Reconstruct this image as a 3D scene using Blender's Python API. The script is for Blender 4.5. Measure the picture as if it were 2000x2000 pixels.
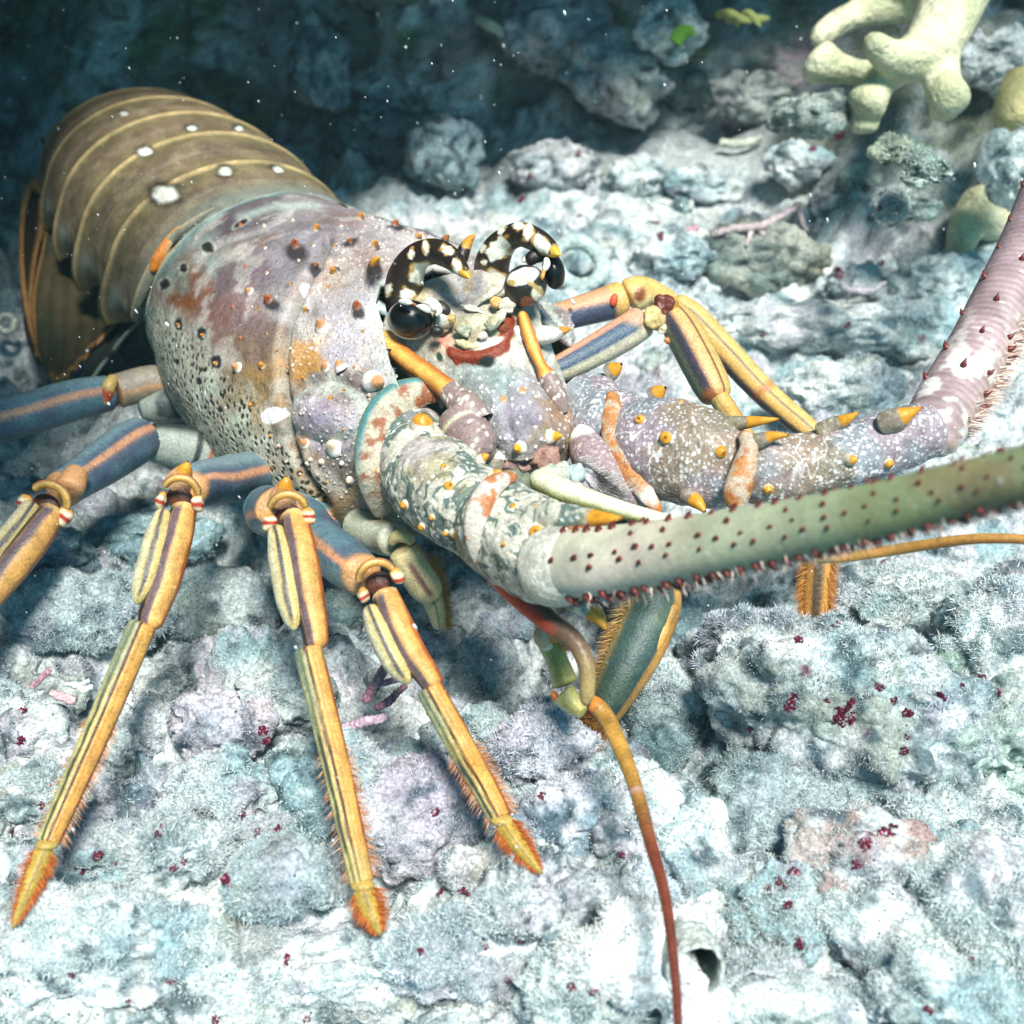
import bpy, bmesh, math, random
import numpy as np
from mathutils import Vector
from mathutils.bvhtree import BVHTree

random.seed(7)
R = np.random.RandomState(11)
scene = bpy.context.scene
for o in list(bpy.data.objects):
    bpy.data.objects.remove(o, do_unlink=True)

# ------------------------------------------------------------------ camera, sky, sun, exposure
PITCH, HCAM, FOV = math.radians(38), 2.8, math.radians(45)
FPX = 1000 / math.tan(FOV / 2)
SP, CP = math.sin(PITCH), math.cos(PITCH)
cam = bpy.data.cameras.new('camera')
cam.angle = FOV
cam.sensor_width = 36
cam.clip_start, cam.clip_end = 0.05, 200
camo = bpy.data.objects.new('camera', cam)
scene.collection.objects.link(camo)
camo.location = (0, 0, HCAM)
camo.rotation_euler = (math.radians(90) - PITCH, 0, 0)
cam.dof.use_dof = True
cam.dof.focus_distance = 3.75
cam.dof.aperture_fstop = (cam.lens * 1e-3) / 0.030
scene.camera = camo

SUNV = Vector((0.16, -0.40, 0.90)).normalized()          # towards the sun
w = bpy.data.worlds.new("World")
scene.world = w
w.use_nodes = True
nt = w.node_tree
bg = nt.nodes['Background']
sky = nt.nodes.new('ShaderNodeTexSky')
sky.sky_type = 'NISHITA'
sky.sun_disc = False
sky.sun_elevation = math.asin(SUNV.z)
sky.sun_rotation = math.atan2(SUNV.x, SUNV.y)
nt.links.new(sky.outputs[0], bg.inputs[0])
tint = nt.nodes.new('ShaderNodeMix'); tint.data_type = 'RGBA'; tint.blend_type = 'MULTIPLY'
tint.inputs['Factor'].default_value = 1
tint.inputs['B'].default_value = (.20, .90, 1.0, 1)      # daylight after metres of sea water
nt.links.new(sky.outputs[0], tint.inputs['A']); nt.links.new(tint.outputs['Result'], bg.inputs[0])
bg.inputs[1].default_value = 0.08
sl = bpy.data.lights.new('sun', 'SUN')
sl.energy = 5.0
sl.angle = math.radians(14)
sl.color = (1.0, 0.965, 0.90)
so = bpy.data.objects.new('sun', sl)
scene.collection.objects.link(so)
so.location = SUNV * 30
so.rotation_euler = (-SUNV).to_track_quat('-Z', 'Y').to_euler()
scene.view_settings.view_transform = 'Standard'
scene.view_settings.look = 'None'
scene.view_settings.exposure = 0.52
scene.view_settings.gamma = 1
scene.cycles.use_denoising = True
scene.cycles.max_bounces = 6

# ------------------------------------------------------------------ maths helpers
def P(px, py, d):
    """photo pixel (2000 px frame) and depth along the view axis -> a point of the place"""
    x = (np.asarray(px, float) - 1000) / FPX * d
    y = (1000 - np.asarray(py, float)) / FPX * d
    d = np.asarray(d, float)
    return np.stack([x, d * CP + y * SP, HCAM - d * SP + y * CP], -1)

def proj(W):
    W = np.asarray(W, float)
    v = W[..., 2] - HCAM
    f = W[..., 1]
    d = f * CP - v * SP
    y = f * SP + v * CP
    return np.stack([1000 + W[..., 0] / d * FPX, 1000 - y / d * FPX, d], -1)

def ground_d(py, z=0.0):
    return (HCAM - z) / (SP - (1000 - py) / FPX * CP)

CAM = np.array([0, 0, HCAM])
PERM = np.concatenate([R.permutation(256)] * 2)
GRAD = R.normal(size=(256, 3))
GRAD /= np.linalg.norm(GRAD, axis=1)[:, None]
JIT = R.uniform(size=(256, 3))

def _h(xi, yi, zi):
    return PERM[(PERM[(PERM[xi & 255] + yi) & 255] + zi) & 255]

def gnoise(p, seed=0.0):
    p = np.asarray(p, float) + seed * 7.31
    i = np.floor(p).astype(int)
    f = p - i
    u = f * f * f * (f * (f * 6 - 15) + 10)
    out = 0
    for dx in (0, 1):
        wx = u[..., 0] if dx else 1 - u[..., 0]
        for dy in (0, 1):
            wy = u[..., 1] if dy else 1 - u[..., 1]
            for dz in (0, 1):
                wz = u[..., 2] if dz else 1 - u[..., 2]
                g = GRAD[_h(i[..., 0] + dx, i[..., 1] + dy, i[..., 2] + dz)]
                out = out + wx * wy * wz * (g[..., 0] * (f[..., 0] - dx) + g[..., 1] * (f[..., 1] - dy) + g[..., 2] * (f[..., 2] - dz))
    return out * 1.5

def fbm(p, octv=4, seed=0.0, gain=0.5):
    a, s, out = 1.0, 1.0, 0
    for k in range(octv):
        out = out + a * gnoise(np.asarray(p) * s, seed + k * 3.7)
        a *= gain
        s *= 2.03
    return out

def worley(p, seed=0.0, jit=1.0):
    """nearest feature distance and a random value per cell"""
    p = np.asarray(p, float) + seed * 5.17
    i = np.floor(p).astype(int)
    best = np.full(p.shape[:-1], 9.0)
    bid = np.zeros(p.shape[:-1])
    for dx in (-1, 0, 1):
        for dy in (-1, 0, 1):
            for dz in (-1, 0, 1):
                c = i + np.array([dx, dy, dz])
                hh = _h(c[..., 0], c[..., 1], c[..., 2])
                q = c + 0.5 + (JIT[hh] - 0.5) * jit
                d = np.linalg.norm(p - q, axis=-1)
                m = d < best
                best = np.where(m, d, best)
                bid = np.where(m, hh / 255.0, bid)
    return best, bid

def sm(a, b, x):
    t = np.clip((np.asarray(x, float) - a) / (b - a), 0, 1)
    return t * t * (3 - 2 * t)

def lerp(a, b, t):
    return a + (np.asarray(b) - a) * np.asarray(t)[..., None]

def catmull(pts, n):
    """resample control rows (k, c) to n rows by Catmull-Rom"""
    pts = np.asarray(pts, float)
    k = len(pts)
    u = np.linspace(0, k - 1, n) if np.isscalar(n) else np.asarray(n) * (k - 1)
    i = np.clip(np.floor(u).astype(int), 0, k - 2)
    t = (u - i).reshape((-1,) + (1,) * (pts.ndim - 1))
    g = lambda j: pts[np.clip(j, 0, k - 1)]
    p0, p1, p2, p3 = g(i - 1), g(i), g(i + 1), g(i + 2)
    p0 = np.where((i - 1 < 0).reshape(t.shape), 2 * p1 - p2, p0)
    p3 = np.where((i + 2 > k - 1).reshape(t.shape), 2 * p2 - p1, p3)
    return 0.5 * (2 * p1 + (p2 - p0) * t + (2 * p0 - 5 * p1 + 4 * p2 - p3) * t ** 2 + (3 * p1 - p0 - 3 * p2 + p3) * t ** 3)

def arcsample(pts, n):
    d = catmull(pts, 60 * len(pts))
    L = np.concatenate([[0], np.cumsum(np.linalg.norm(np.diff(d[:, :3], axis=0), axis=1))])
    s = np.linspace(0, 1, n) if np.isscalar(n) else np.asarray(n)
    return np.stack([np.interp(s * L[-1], L, d[:, c]) for c in range(d.shape[1])], -1)

def poly_dist(q, line):
    """distance in px from points q (n,2) to a polyline, and how far along it (0..1)"""
    line = np.asarray(line, float)
    best = np.full(len(q), 1e9)
    al = np.zeros(len(q))
    m = len(line) - 1
    for k in range(m):
        a, b = line[k], line[k + 1]
        ab = b - a
        t = np.clip(((q - a) @ ab) / max(ab @ ab, 1e-9), 0, 1)
        d = np.linalg.norm(q - (a + t[:, None] * ab), axis=1)
        mk_ = d < best
        best = np.where(mk_, d, best)
        al = np.where(mk_, (k + t) / m, al)
    return best, al

# ------------------------------------------------------------------ mesh helpers
WLOC = {}
def gridF(nu, nv, wrap=False):
    i = np.arange(nu - 1)[:, None]
    j = np.arange(nv if wrap else nv - 1)[None, :]
    j2 = (j + 1) % nv
    return np.stack([i * nv + j, i * nv + j2, (i + 1) * nv + j2, (i + 1) * nv + j], -1).reshape(-1, 4)

def mk(name, V, F, parent=None, mat=None, col=None, origin=None, smooth=True):
    """one mesh object; V in world coordinates"""
    V = np.asarray(V, float).reshape(-1, 3)
    F = np.asarray(F, int)
    base = np.zeros(3)
    if parent is not None:
        base = WLOC[parent.name]
    org = base if (origin is None or parent is not None) else np.asarray(origin, float)
    me = bpy.data.meshes.new(name)
    me.vertices.add(len(V))
    me.vertices.foreach_set('co', (V - org).astype(np.float32).ravel())
    k = F.shape[1]
    me.loops.add(F.size)
    me.loops.foreach_set('vertex_index', F.astype(np.int32).ravel())
    me.polygons.add(len(F))
    me.polygons.foreach_set('loop_start', (np.arange(len(F)) * k).astype(np.int32))
    me.polygons.foreach_set('use_smooth', np.full(len(F), smooth))
    me.update(calc_edges=True)
    if col is not None:
        a = me.color_attributes.new('Col', 'FLOAT_COLOR', 'POINT')
        c = np.ones((len(V), 4), np.float32)
        c[:, :3] = np.clip(col, 0, 1)
        a.data.foreach_set('color', c.ravel())
    if mat is not None:
        me.materials.append(mat)
    o = bpy.data.objects.new(name, me)
    scene.collection.objects.link(o)
    if parent is not None:
        o.parent = parent
    else:
        o.location = org
    WLOC[o.name] = org
    return o

def empty(name, loc):
    o = bpy.data.objects.new(name, None)
    scene.collection.objects.link(o)
    o.location = loc
    o.empty_display_size = 0.1
    WLOC[o.name] = np.asarray(loc, float)
    return o

def tag(o, label=None, cat=None, group=None, kind=None):
    if label: o['label'] = label
    if cat: o['category'] = cat
    if group: o['group'] = group
    if kind: o['kind'] = kind
    return o

class Acc:
    """collects pieces of one mesh"""
    def __init__(s): s.V, s.F, s.C, s.n = [], [], [], 0
    def add(s, V, F, C):
        V = np.asarray(V).reshape(-1, 3)
        C = np.broadcast_to(np.asarray(C, float), V.shape)
        F = np.asarray(F)
        if F.shape[1] == 3: F = np.concatenate([F, F[:, 2:3]], 1) if False else F
        s.V.append(V); s.F.append(F + s.n); s.C.append(C); s.n += len(V)
    def build(s, name, parent=None, mat=None, origin=None, smooth=True):
        return mk(name, np.concatenate(s.V), np.concatenate(s.F), parent, mat, np.concatenate(s.C), origin, smooth)

def tube(pts, nu=60, nv=32, prof=None, r0=0.0, r1=0.0, ref=None, flat=1.0):
    """pts rows (x,y,z,r). Angle 0 faces the camera side, +90 deg is the picture's left for a
    downward tube. r0/r1: share of the length that is rounded off at the ends."""
    s = np.linspace(0, 1, nu)
    e = []
    if r0: e.append(r0 * (1 - np.cos(np.linspace(0, math.pi / 2, 9))))
    if r1: e.append(1 - r1 * (1 - np.cos(np.linspace(0, math.pi / 2, 9))))
    if e: s = np.unique(np.concatenate([s] + e))
    q = arcsample(pts, s)
    C, r = q[:, :3], np.maximum(q[:, 3], 1e-4)
    T = np.gradient(C, axis=0)
    T /= np.linalg.norm(T, axis=1)[:, None]
    N = (CAM - C) if ref is None else np.broadcast_to(np.asarray(ref, float), C.shape)
    N = N - (N * T).sum(1)[:, None] * T
    N /= np.linalg.norm(N, axis=1)[:, None]
    B = np.cross(T, N)
    if r0:
        t = np.clip((r0 - s) / r0, 0, 1); r = r * np.sqrt(np.maximum(1 - t * t, 1e-4))
    if r1:
        t = np.clip((s - (1 - r1)) / r1, 0, 1); r = r * np.sqrt(np.maximum(1 - t * t, 1e-4))
    th = np.arange(nv) / nv * 2 * math.pi
    S, TH = np.meshgrid(s, th, indexing='ij')
    k = np.ones_like(S) if prof is None else prof(S, TH)
    rr = r[:, None] * k
    V = C[:, None] + (rr * np.cos(TH) * flat)[..., None] * N[:, None] + (rr * np.sin(TH))[..., None] * B[:, None]
    TH = (TH + math.pi) % (2 * math.pi) - math.pi
    return V.reshape(-1, 3), gridF(len(s), nv, True), S.ravel(), TH.ravel()

def PT(rows):
    """rows (px,py,depth,radius px) -> (x,y,z,r)"""
    a = np.asarray(rows, float)
    return np.concatenate([P(a[:, 0], a[:, 1], a[:, 2]), (a[:, 3] * a[:, 2] / FPX)[:, None]], 1)

def patch(net, nu, nv):
    n = np.asarray(net, float)
    if n.shape[-1] == 3:
        W = P(n[..., 0], n[..., 1], n[..., 2])
    a = catmull(W, nu)
    b = catmull(a.transpose(1, 0, 2), nv).transpose(1, 0, 2)
    return b.reshape(-1, 3), gridF(nu, nv)

_ico = {}
def ico(sub):
    if sub not in _ico:
        bm = bmesh.new()
        bmesh.ops.create_icosphere(bm, subdivisions=sub, radius=1)
        V = np.array([v.co[:] for v in bm.verts]); F = np.array([[v.index for v in f.verts] for f in bm.faces])
        bm.free(); _ico[sub] = (V / np.linalg.norm(V, axis=1)[:, None], F)
    return _ico[sub]

def ell(c, ax, sub=3):
    """ellipsoid, ax = three half-axis vectors"""
    V, F = ico(sub)
    return np.asarray(c) + V @ np.asarray(ax, float), F

def camax(r, ang=0.0, rz=None):
    """half axes lying in the view: rx, ry (turned ang degrees), rz along the view"""
    a = math.radians(ang)
    X = np.array([1, 0, 0.]); Y = np.array([0, SP, CP]); Z = np.array([0, -CP, SP])
    u = X * math.cos(a) + Y * math.sin(a); v = -X * math.sin(a) + Y * math.cos(a)
    return np.array([u * r[0], v * r[1], Z * (r[2] if rz is None else rz)])

def vnormals(V, F):
    a, b, c = V[F[:, 0]], V[F[:, 1]], V[F[:, 2]]
    n = np.cross(b - a, c - a)
    if F.shape[1] == 4:
        n = n + np.cross(c - a, V[F[:, 3]] - a)
    N = np.zeros_like(V)
    for k in range(F.shape[1]):
        for ax in range(3):
            N[:, ax] += np.bincount(F[:, k], n[:, ax], len(V))
    return N / np.maximum(np.linalg.norm(N, axis=1)[:, None], 1e-12)

def paint(q, pts, power=4.0, warp=14.0, scale=0.02, seed=1.0, W=None):
    """colours spread from hand-set samples (px,py,r,g,b), organic edges"""
    pts = np.asarray(pts, float)
    p3 = np.concatenate([q * scale, np.zeros((len(q), 1))], 1)
    q = q + np.stack([fbm(p3, 3, seed), fbm(p3, 3, seed + 9)], -1) * warp
    num = 0; den = 0
    for row in pts:
        d2 = ((q - row[:2]) ** 2).sum(1) + 16.0
        wgt = d2 ** (-power / 2)
        num = num + wgt[:, None] * row[2:5]; den = den + wgt
    return num / den[:, None]

def blob(col, q, c, rx, ry, ang, rgb, soft=0.25, warp=0.12, seed=0.0):
    a = math.radians(ang)
    d = q - np.asarray(c, float)
    u = (d[:, 0] * math.cos(a) + d[:, 1] * math.sin(a)) / rx
    v = (-d[:, 0] * math.sin(a) + d[:, 1] * math.cos(a)) / ry
    rr = np.sqrt(u * u + v * v)
    near = rr < 2.5
    n = np.zeros(len(q))
    if near.any():
        n[near] = gnoise(np.concatenate([q[near] / max(rx, ry) * 1.6, np.full((near.sum(), 1), seed)], 1), seed)
    m = 1 - sm(1 - soft, 1 + soft, rr + n * warp)
    return lerp(col, np.array(rgb, float), m)

# ------------------------------------------------------------------ materials
def vmat(name, rough=0.5, spec=0.5, bump=None, vary=None, coat=0.0, sss=0.0, speck=None, rvar=0.0):
    """vertex colour 'Col' with fine noise; bump = list of (scale, distance)"""
    m = bpy.data.materials.new(name); m.use_nodes = True
    t = m.node_tree; N = t.nodes; L = t.links
    b = N['Principled BSDF']
    b.inputs['Roughness'].default_value = rough
    b.inputs['Specular IOR Level'].default_value = spec
    b.inputs['Coat Weight'].default_value = coat
    b.inputs['Coat Roughness'].default_value = 0.15
    if sss:
        b.inputs['Subsurface Weight'].default_value = sss
        b.inputs['Subsurface Scale'].default_value = 0.02
        b.inputs['Subsurface Radius'].default_value = (1, .6, .4)
    at = N.new('ShaderNodeAttribute'); at.attribute_name = 'Col'
    tc = N.new('ShaderNodeTexCoord')
    c = at.outputs['Color']
    if vary:
        for sc, amt in vary:
            nz = N.new('ShaderNodeTexNoise'); nz.inputs['Scale'].default_value = sc; nz.inputs['Detail'].default_value = 5
            L.new(tc.outputs['Object'], nz.inputs['Vector'])
            mr = N.new('ShaderNodeMapRange'); mr.inputs['From Min'].default_value = .3; mr.inputs['From Max'].default_value = .7
            mr.inputs['To Min'].default_value = 1 - amt; mr.inputs['To Max'].default_value = 1 + amt
            L.new(nz.outputs['Fac'], mr.inputs['Value'])
            mx = N.new('ShaderNodeVectorMath'); mx.operation = 'SCALE'
            L.new(c, mx.inputs[0]); L.new(mr.outputs[0], mx.inputs['Scale']); c = mx.outputs[0]
    if speck:
        for sc, thr, rgb in speck:
            v = N.new('ShaderNodeTexVoronoi'); v.inputs['Scale'].default_value = sc
            L.new(tc.outputs['Object'], v.inputs['Vector'])
            mr = N.new('ShaderNodeMapRange'); mr.inputs['From Min'].default_value = thr; mr.inputs['From Max'].default_value = thr * .6
            L.new(v.outputs['Distance'], mr.inputs['Value'])
            mx = N.new('ShaderNodeMix'); mx.data_type = 'RGBA'
            mx.inputs['B'].default_value = (*rgb, 1)
            L.new(mr.outputs[0], mx.inputs['Factor']); L.new(c, mx.inputs['A']); c = mx.outputs['Result']
    L.new(c, b.inputs['Base Color'])
    last = None
    for sc, dist in (bump or []):
        nz = N.new('ShaderNodeTexNoise'); nz.inputs['Scale'].default_value = sc; nz.inputs['Detail'].default_value = 6
        L.new(tc.outputs['Object'], nz.inputs['Vector'])
        bp = N.new('ShaderNodeBump'); bp.inputs['Strength'].default_value = 1; bp.inputs['Distance'].default_value = dist
        L.new(nz.outputs['Fac'], bp.inputs['Height'])
        if last: L.new(last, bp.inputs['Normal'])
        last = bp.outputs[0]
    if last: L.new(last, b.inputs['Normal'])
    return m

M_rock = vmat('rubble', .95, .1, bump=[(18, .008), (70, .006)], vary=[(9, .22), (40, .30), (110, .45)], speck=[(26, .12, (.05, .07, .08))])
M_turf = vmat('turf', .9, .1)
M_shell = vmat('shell', .5, .4, bump=[(45, .004), (140, .0025)], vary=[(38, .16), (140, .28)])
M_abd = vmat('tail_shell', .46, .35, bump=[(70, .002), (160, .0015)], vary=[(140, .35), (18, .2)])
M_leg = vmat('leg_shell', .4, .45, bump=[(40, .003), (150, .0025)], vary=[(30, .14), (130, .26)])
M_gloss = vmat('glossy_shell', .4, .45, bump=[(50, .003), (150, .0015)], vary=[(35, .16), (130, .2)])
M_eye = vmat('eye', .28, .4)
M_spine = vmat('spine', .42, .45, vary=[(60, .2), (160, .2)])
M_coral = vmat('coral', .8, .15, bump=[(9, .05), (60, .010)], vary=[(7, .16), (60, .16)], speck=[(38, .16, (.42, .42, .28))])
M_soft = vmat('soft', .7, .2, vary=[(60, .15)])
M_whip = vmat('antenna_shell', .5, .35, bump=[(60, .002)], vary=[(14, .10), (90, .10)])
M_hair = vmat('bristle', .6, .3)

# ------------------------------------------------------------------ seabed
def ground_h(X, Y):
    p = np.stack([X, Y, np.zeros_like(X)], -1)
    h = 0.16 * fbm(p * 0.8, 3, 2)
    d, i = worley(p * 2.1, 3); h = h + 0.30 * (0.75 - d) * (0.4 + i)
    d, i = worley(p * 5.3 + 0.2 * fbm(p * 3, 2, 5)[..., None], 6); h = h + 0.17 * (0.7 - d) * (0.3 + i)
    h = h - 0.19
    # a hollow below the tail, smooth sand by the wall
    h = h - 0.22 * np.exp(-(((X + 2.3) / .8) ** 2 + ((Y - 5.0) / .9) ** 2))
    h = h - 0.10 * np.exp(-(((X + 0.6) / .8) ** 2 + ((Y - 3.6) / .7) ** 2))
    sand = np.exp(-(((X - 1.3) / 1.3) ** 2 + ((Y - 7.0) / .55) ** 2))
    h = h * (1 - .85 * sand)
    # reef slope rising on the right, behind
    h = h + 0.9 * sm(0, 1.8, (X - 1.6) * .55 + (Y - 5.4) * .65 ) * sm(1.2, 2.2, X)
    return h, sand

def rock_col(p, seed=0.0, tint=(1, 1, 1)):
    n1 = fbm(p * 1.7, 4, 20 + seed); n2 = fbm(p * 3.1, 4, 31 + seed); n3 = fbm(p * 11, 3, 42 + seed)
    c = np.broadcast_to(np.array([.50, .55, .55]), p.shape).copy()
    c = lerp(c, [.25, .365, .39], sm(-.05, .45, n1))
    c = lerp(c, [.38, .33, .40], sm(.15, .55, n2) * .55)
    c = lerp(c, [.22, .25, .15], sm(.35, .7, fbm(p * 2.3, 3, 55 + seed)) * .5)
    c = lerp(c, [.045, .085, .10], sm(.10, .5, n3) * .85)
    c = lerp(c, [.70, .72, .70], sm(.10, .45, fbm(p * 6, 3, 71 + seed)) * .6)
    d, i = worley(p * 9, 3 + seed)
    c = lerp(c, [.13, .03, .06], sm(.25, .15, d) * (i > .93))
    return c * np.asarray(tint)

def seabed():
    nb, na = 760, 760
    b = np.linspace(0, 1, nb); a = np.linspace(-1, 1, na)
    y = 0.9 * (13.0 / 0.9) ** b
    Y = np.repeat(y[:, None], na, 1); X = a[None] * (0.85 * y + 1.3)[:, None]
    h, sand = ground_h(X, Y)
    p = np.stack([X, Y, h], -1).reshape(-1, 3)
    rough = fbm(p * 9, 3, 8) * .030 + fbm(p * 30, 2, 9) * .008
    d1, _ = worley(p * 9 + fbm(p * 6, 2, 5)[:, None] * .5, 3); d2, _ = worley(p * 22, 4)
    rough = rough + (.55 - d1) * .07 + (.5 - d2) * .025
    p[:, 2] += rough * (1 - .8 * sand.ravel())
    c = rock_col(p)
    c = lerp(c, [.40, .44, .44], sand.ravel() * .9)
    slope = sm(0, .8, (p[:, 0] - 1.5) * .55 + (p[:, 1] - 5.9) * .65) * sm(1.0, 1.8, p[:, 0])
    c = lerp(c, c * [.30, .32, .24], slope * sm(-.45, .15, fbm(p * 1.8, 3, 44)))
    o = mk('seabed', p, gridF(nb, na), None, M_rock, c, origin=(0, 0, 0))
    tag(o, kind='structure')
    return o, p, gridF(nb, na)
SEA, SEA_V, SEA_F = seabed()

def turf(V, F, n, parent, length=.014, colA=(.72, .78, .78), colB=(.29, .42, .45), maxd=7.0, up=.3, name='algae_turf', lump=True):
    """short fuzz of single blades over a surface, only on the sides that can be seen"""
    T = F[:, :3] if F.shape[1] == 3 else np.concatenate([F[:, [0, 1, 2]], F[:, [0, 2, 3]]])
    a, b, c = V[T[:, 0]], V[T[:, 1]], V[T[:, 2]]
    nn = np.cross(b - a, c - a); ar = np.linalg.norm(nn, axis=1)
    nn = nn / np.maximum(ar, 1e-12)[:, None]
    q = proj(a)
    ok = (q[:, 2] < maxd) & (q[:, 0] > -250) & (q[:, 0] < 2250) & (q[:, 1] > -150) & (q[:, 1] < 2250) & (nn[:, 2] > -.35)
    pr = ar * ok / np.maximum(q[:, 2], .8) ** 2
    if pr.sum() <= 0: return None
    k = R.choice(len(T), n, p=pr / pr.sum())
    u, v = R.uniform(size=(2, n)); fl = u + v > 1; u = np.where(fl, 1 - u, u); v = np.where(fl, 1 - v, v)
    p0 = a[k] + (b[k] - a[k]) * u[:, None] + (c[k] - a[k]) * v[:, None]
    if lump:
        dens = fbm(p0 * 5, 3, 77) + .25
        keep = R.uniform(size=n) < sm(.0, .35, dens) + .07
        p0, k = p0[keep], k[keep]; n = len(p0)
    dd = nn[k] + R.normal(size=(n, 3)) * .6 + np.array([0, 0, up])
    dd /= np.linalg.norm(dd, axis=1)[:, None]
    L = length * np.clip(1 + 1.0 * fbm(p0 * 3.1, 2, 83), .3, 1.5) * R.uniform(.4, 1.5, n) * (1 + .8 * (R.uniform(size=n) > .95))
    side = np.cross(dd, R.normal(size=(n, 3))); side /= np.linalg.norm(side, axis=1)[:, None]
    wd = L * .05 + .0009
    V2 = np.stack([p0 - side * wd[:, None], p0 + side * wd[:, None], p0 + dd * L[:, None]], 1).reshape(-1, 3)
    cc = lerp(np.broadcast_to(np.array(colA), (n, 3)), np.array(colB), R.uniform(size=n) ** 1.5)
    cc = cc * (1 + .25 * fbm(p0 * 2, 2, 61))[:, None]
    o = mk(name, V2, np.arange(3 * n).reshape(-1, 3), parent, M_turf, np.repeat(cc, 3, 0), smooth=False)
    o['kind'] = 'stuff'
    return o
turf(SEA_V, SEA_F, 460000, SEA, .0095)

# reef wall behind, and unseen rocks added above and left for shade
def wall():
    nx, nz = 520, 300
    x = np.linspace(-9, 9, nx); t = np.linspace(0, 1, nz)
    X, T = np.meshgrid(x, t, indexing='ij')
    foot = 7.45 + .25 * np.sin(X * 1.1 + .4) + .55 * sm(-.6, -3.0, X) - .35 * sm(1.2, 3.0, X)
    Z = -.5 + 3.9 * T
    lean = .55 * sm(-.2, 1.0, Z) - 1.6 * sm(1.0, 3.2, Z)
    p = np.stack([X, foot + lean, Z], -1).reshape(-1, 3)
    f = fbm(p * .9, 3, 12) * .45
    d, i = worley(p * 1.7, 8); f = f + .40 * (.65 - d) * (.3 + i)
    d, i = worley(p * 4.1, 9); f = f + .15 * (.6 - d) * (.3 + i)
    f = f + fbm(p * 8, 4, 13) * .07
    p[:, 1] -= f; p[:, 2] += f * .25
    n1 = fbm(p * 1.5, 4, 3); n2 = fbm(p * 2.6, 3, 4)
    c = np.broadcast_to(np.array([.26, .31, .29]), p.shape).copy()
    c = lerp(c, [.62, .68, .66], sm(.0, .40, n1))
    c = lerp(c, [.10, .19, .06], sm(.10, .5, n2) * .85)
    c = lerp(c, [.36, .26, .30], sm(.25, .55, fbm(p * 2.1, 3, 66)) * .7)
    c = lerp(c, [.05, .06, .06], sm(.2, .5, fbm(p * 7, 3, 67)) * .8)
    o = mk('reef_wall', p, gridF(nx, nz), None, M_rock, c, origin=(0, 7, 0))
    tag(o, kind='structure')
    F = gridF(nx, nz)
    turf(p, F, 110000, o, .030, (.50, .56, .52), (.12, .20, .09), maxd=12, up=0)
    def lumpy(name, c0, r, seed):
        V, F = ico(6)
        k = 1 + .22 * fbm(V * 1.6, 3, seed) + .10 * fbm(V * 5, 3, seed + 2) + .04 * fbm(V * 14, 3, seed + 4)
        W = np.asarray(c0) + V * k[:, None] * np.asarray(r)
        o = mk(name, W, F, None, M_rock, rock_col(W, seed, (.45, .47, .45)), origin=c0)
        tag(o, kind='structure')
    lumpy('unseen_shade_slab', (-4.9, 6.9, 3.5), (3.8, 3.9, 1.0), 5)  # added out of view to dim the back left
    lumpy('unseen_shade_ledge', (-1.2, 7.75, 2.15), (2.9, 2.1, .65), 9)  # added above the view to darken the ground behind the carapace
    lumpy('unseen_shade_slab', (-3.35, 2.35, 3.65), (2.5, 1.6, .7), 12)  # second slab, added out of view to shade the left middle ground
    lumpy('unseen_shade_block', (-4.6, 3.6, 1.4), (1.9, 3.2, 2.4), 6)  # added out of view to block sky light from the left
wall()

# ------------------------------------------------------------------ rubble stones
STONES = []
def stone(px, py, rx, ry, label=None, group=None, zc=.06, ang=0, tint=(1, 1, 1), seed=None, sub=5, rough=1.0, name='rubble_stone', cat='stone',
          thick=None, fuzz=None, extra=None, d=None, fz=1.0):
    seed = R.uniform(0, 50) if seed is None else seed
    if d is None:
        z = zc
        for _ in range(6):
            d = ground_d(py, z)
            q = P(px, py, d)
            r_ = min(rx, ry) * d / FPX
            z = ground_h(q[0:1], q[1:2])[0][0] + r_ * .5 + (zc - .06)
    c = P(px, py, d)
    s = d / FPX
    ax = camax((rx * s, ry * s, (thick or min(rx, ry) * 1.05) * s), ang)
    V, F = ico(sub)
    k = 1 + rough * (.26 * fbm(V * 1.25, 3, seed) + .10 * fbm(V * 3.1, 2, seed + 3))
    W = c + (V * k[:, None]) @ ax
    n = vnormals(W, F)
    d1, _ = worley(W * 7.5 + fbm(W * 6, 2, seed)[:, None] * .5, seed); d2, _ = worley(W * 19, seed + 2)
    W = W + n * (rough * ((.55 - d1) * .055 + (.5 - d2) * .022 + fbm(W * 9, 3, seed) * .015 + fbm(W * 34, 2, seed + 1) * .005))[:, None]
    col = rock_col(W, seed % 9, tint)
    if extra: col = extra(col, W)
    o = mk(name, W, F, None, M_rock, col, origin=(c[0], c[1], max(W[:, 2].min(), -.1)))
    tag(o, label or 'small pale algae-coated rubble lump lying among many on the seabed', cat, group or (None if label else 'small rubble lumps on the seabed'))
    area = rx * ry
    n_ = int(fz * (fuzz if fuzz is not None else min(26000, 1500 + area * 1.4)))
    if n_ and d < 6.6:
        tt = np.asarray(tint)
        turf(W, F, n_, o, .0095, tuple(np.array([.74, .79, .79]) * tt), tuple(np.array([.28, .40, .43]) * tt))
    STONES.append((W, F, o))
    return o

def redcrust(col, W):
    n = fbm(W * 4, 3, 5)
    col = lerp(col, [.24, .11, .09], sm(-.1, .3, n) * .75)
    return lerp(col, [.40, .24, .18], sm(.1, .4, fbm(W * 9, 2, 15)) * .5)

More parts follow.
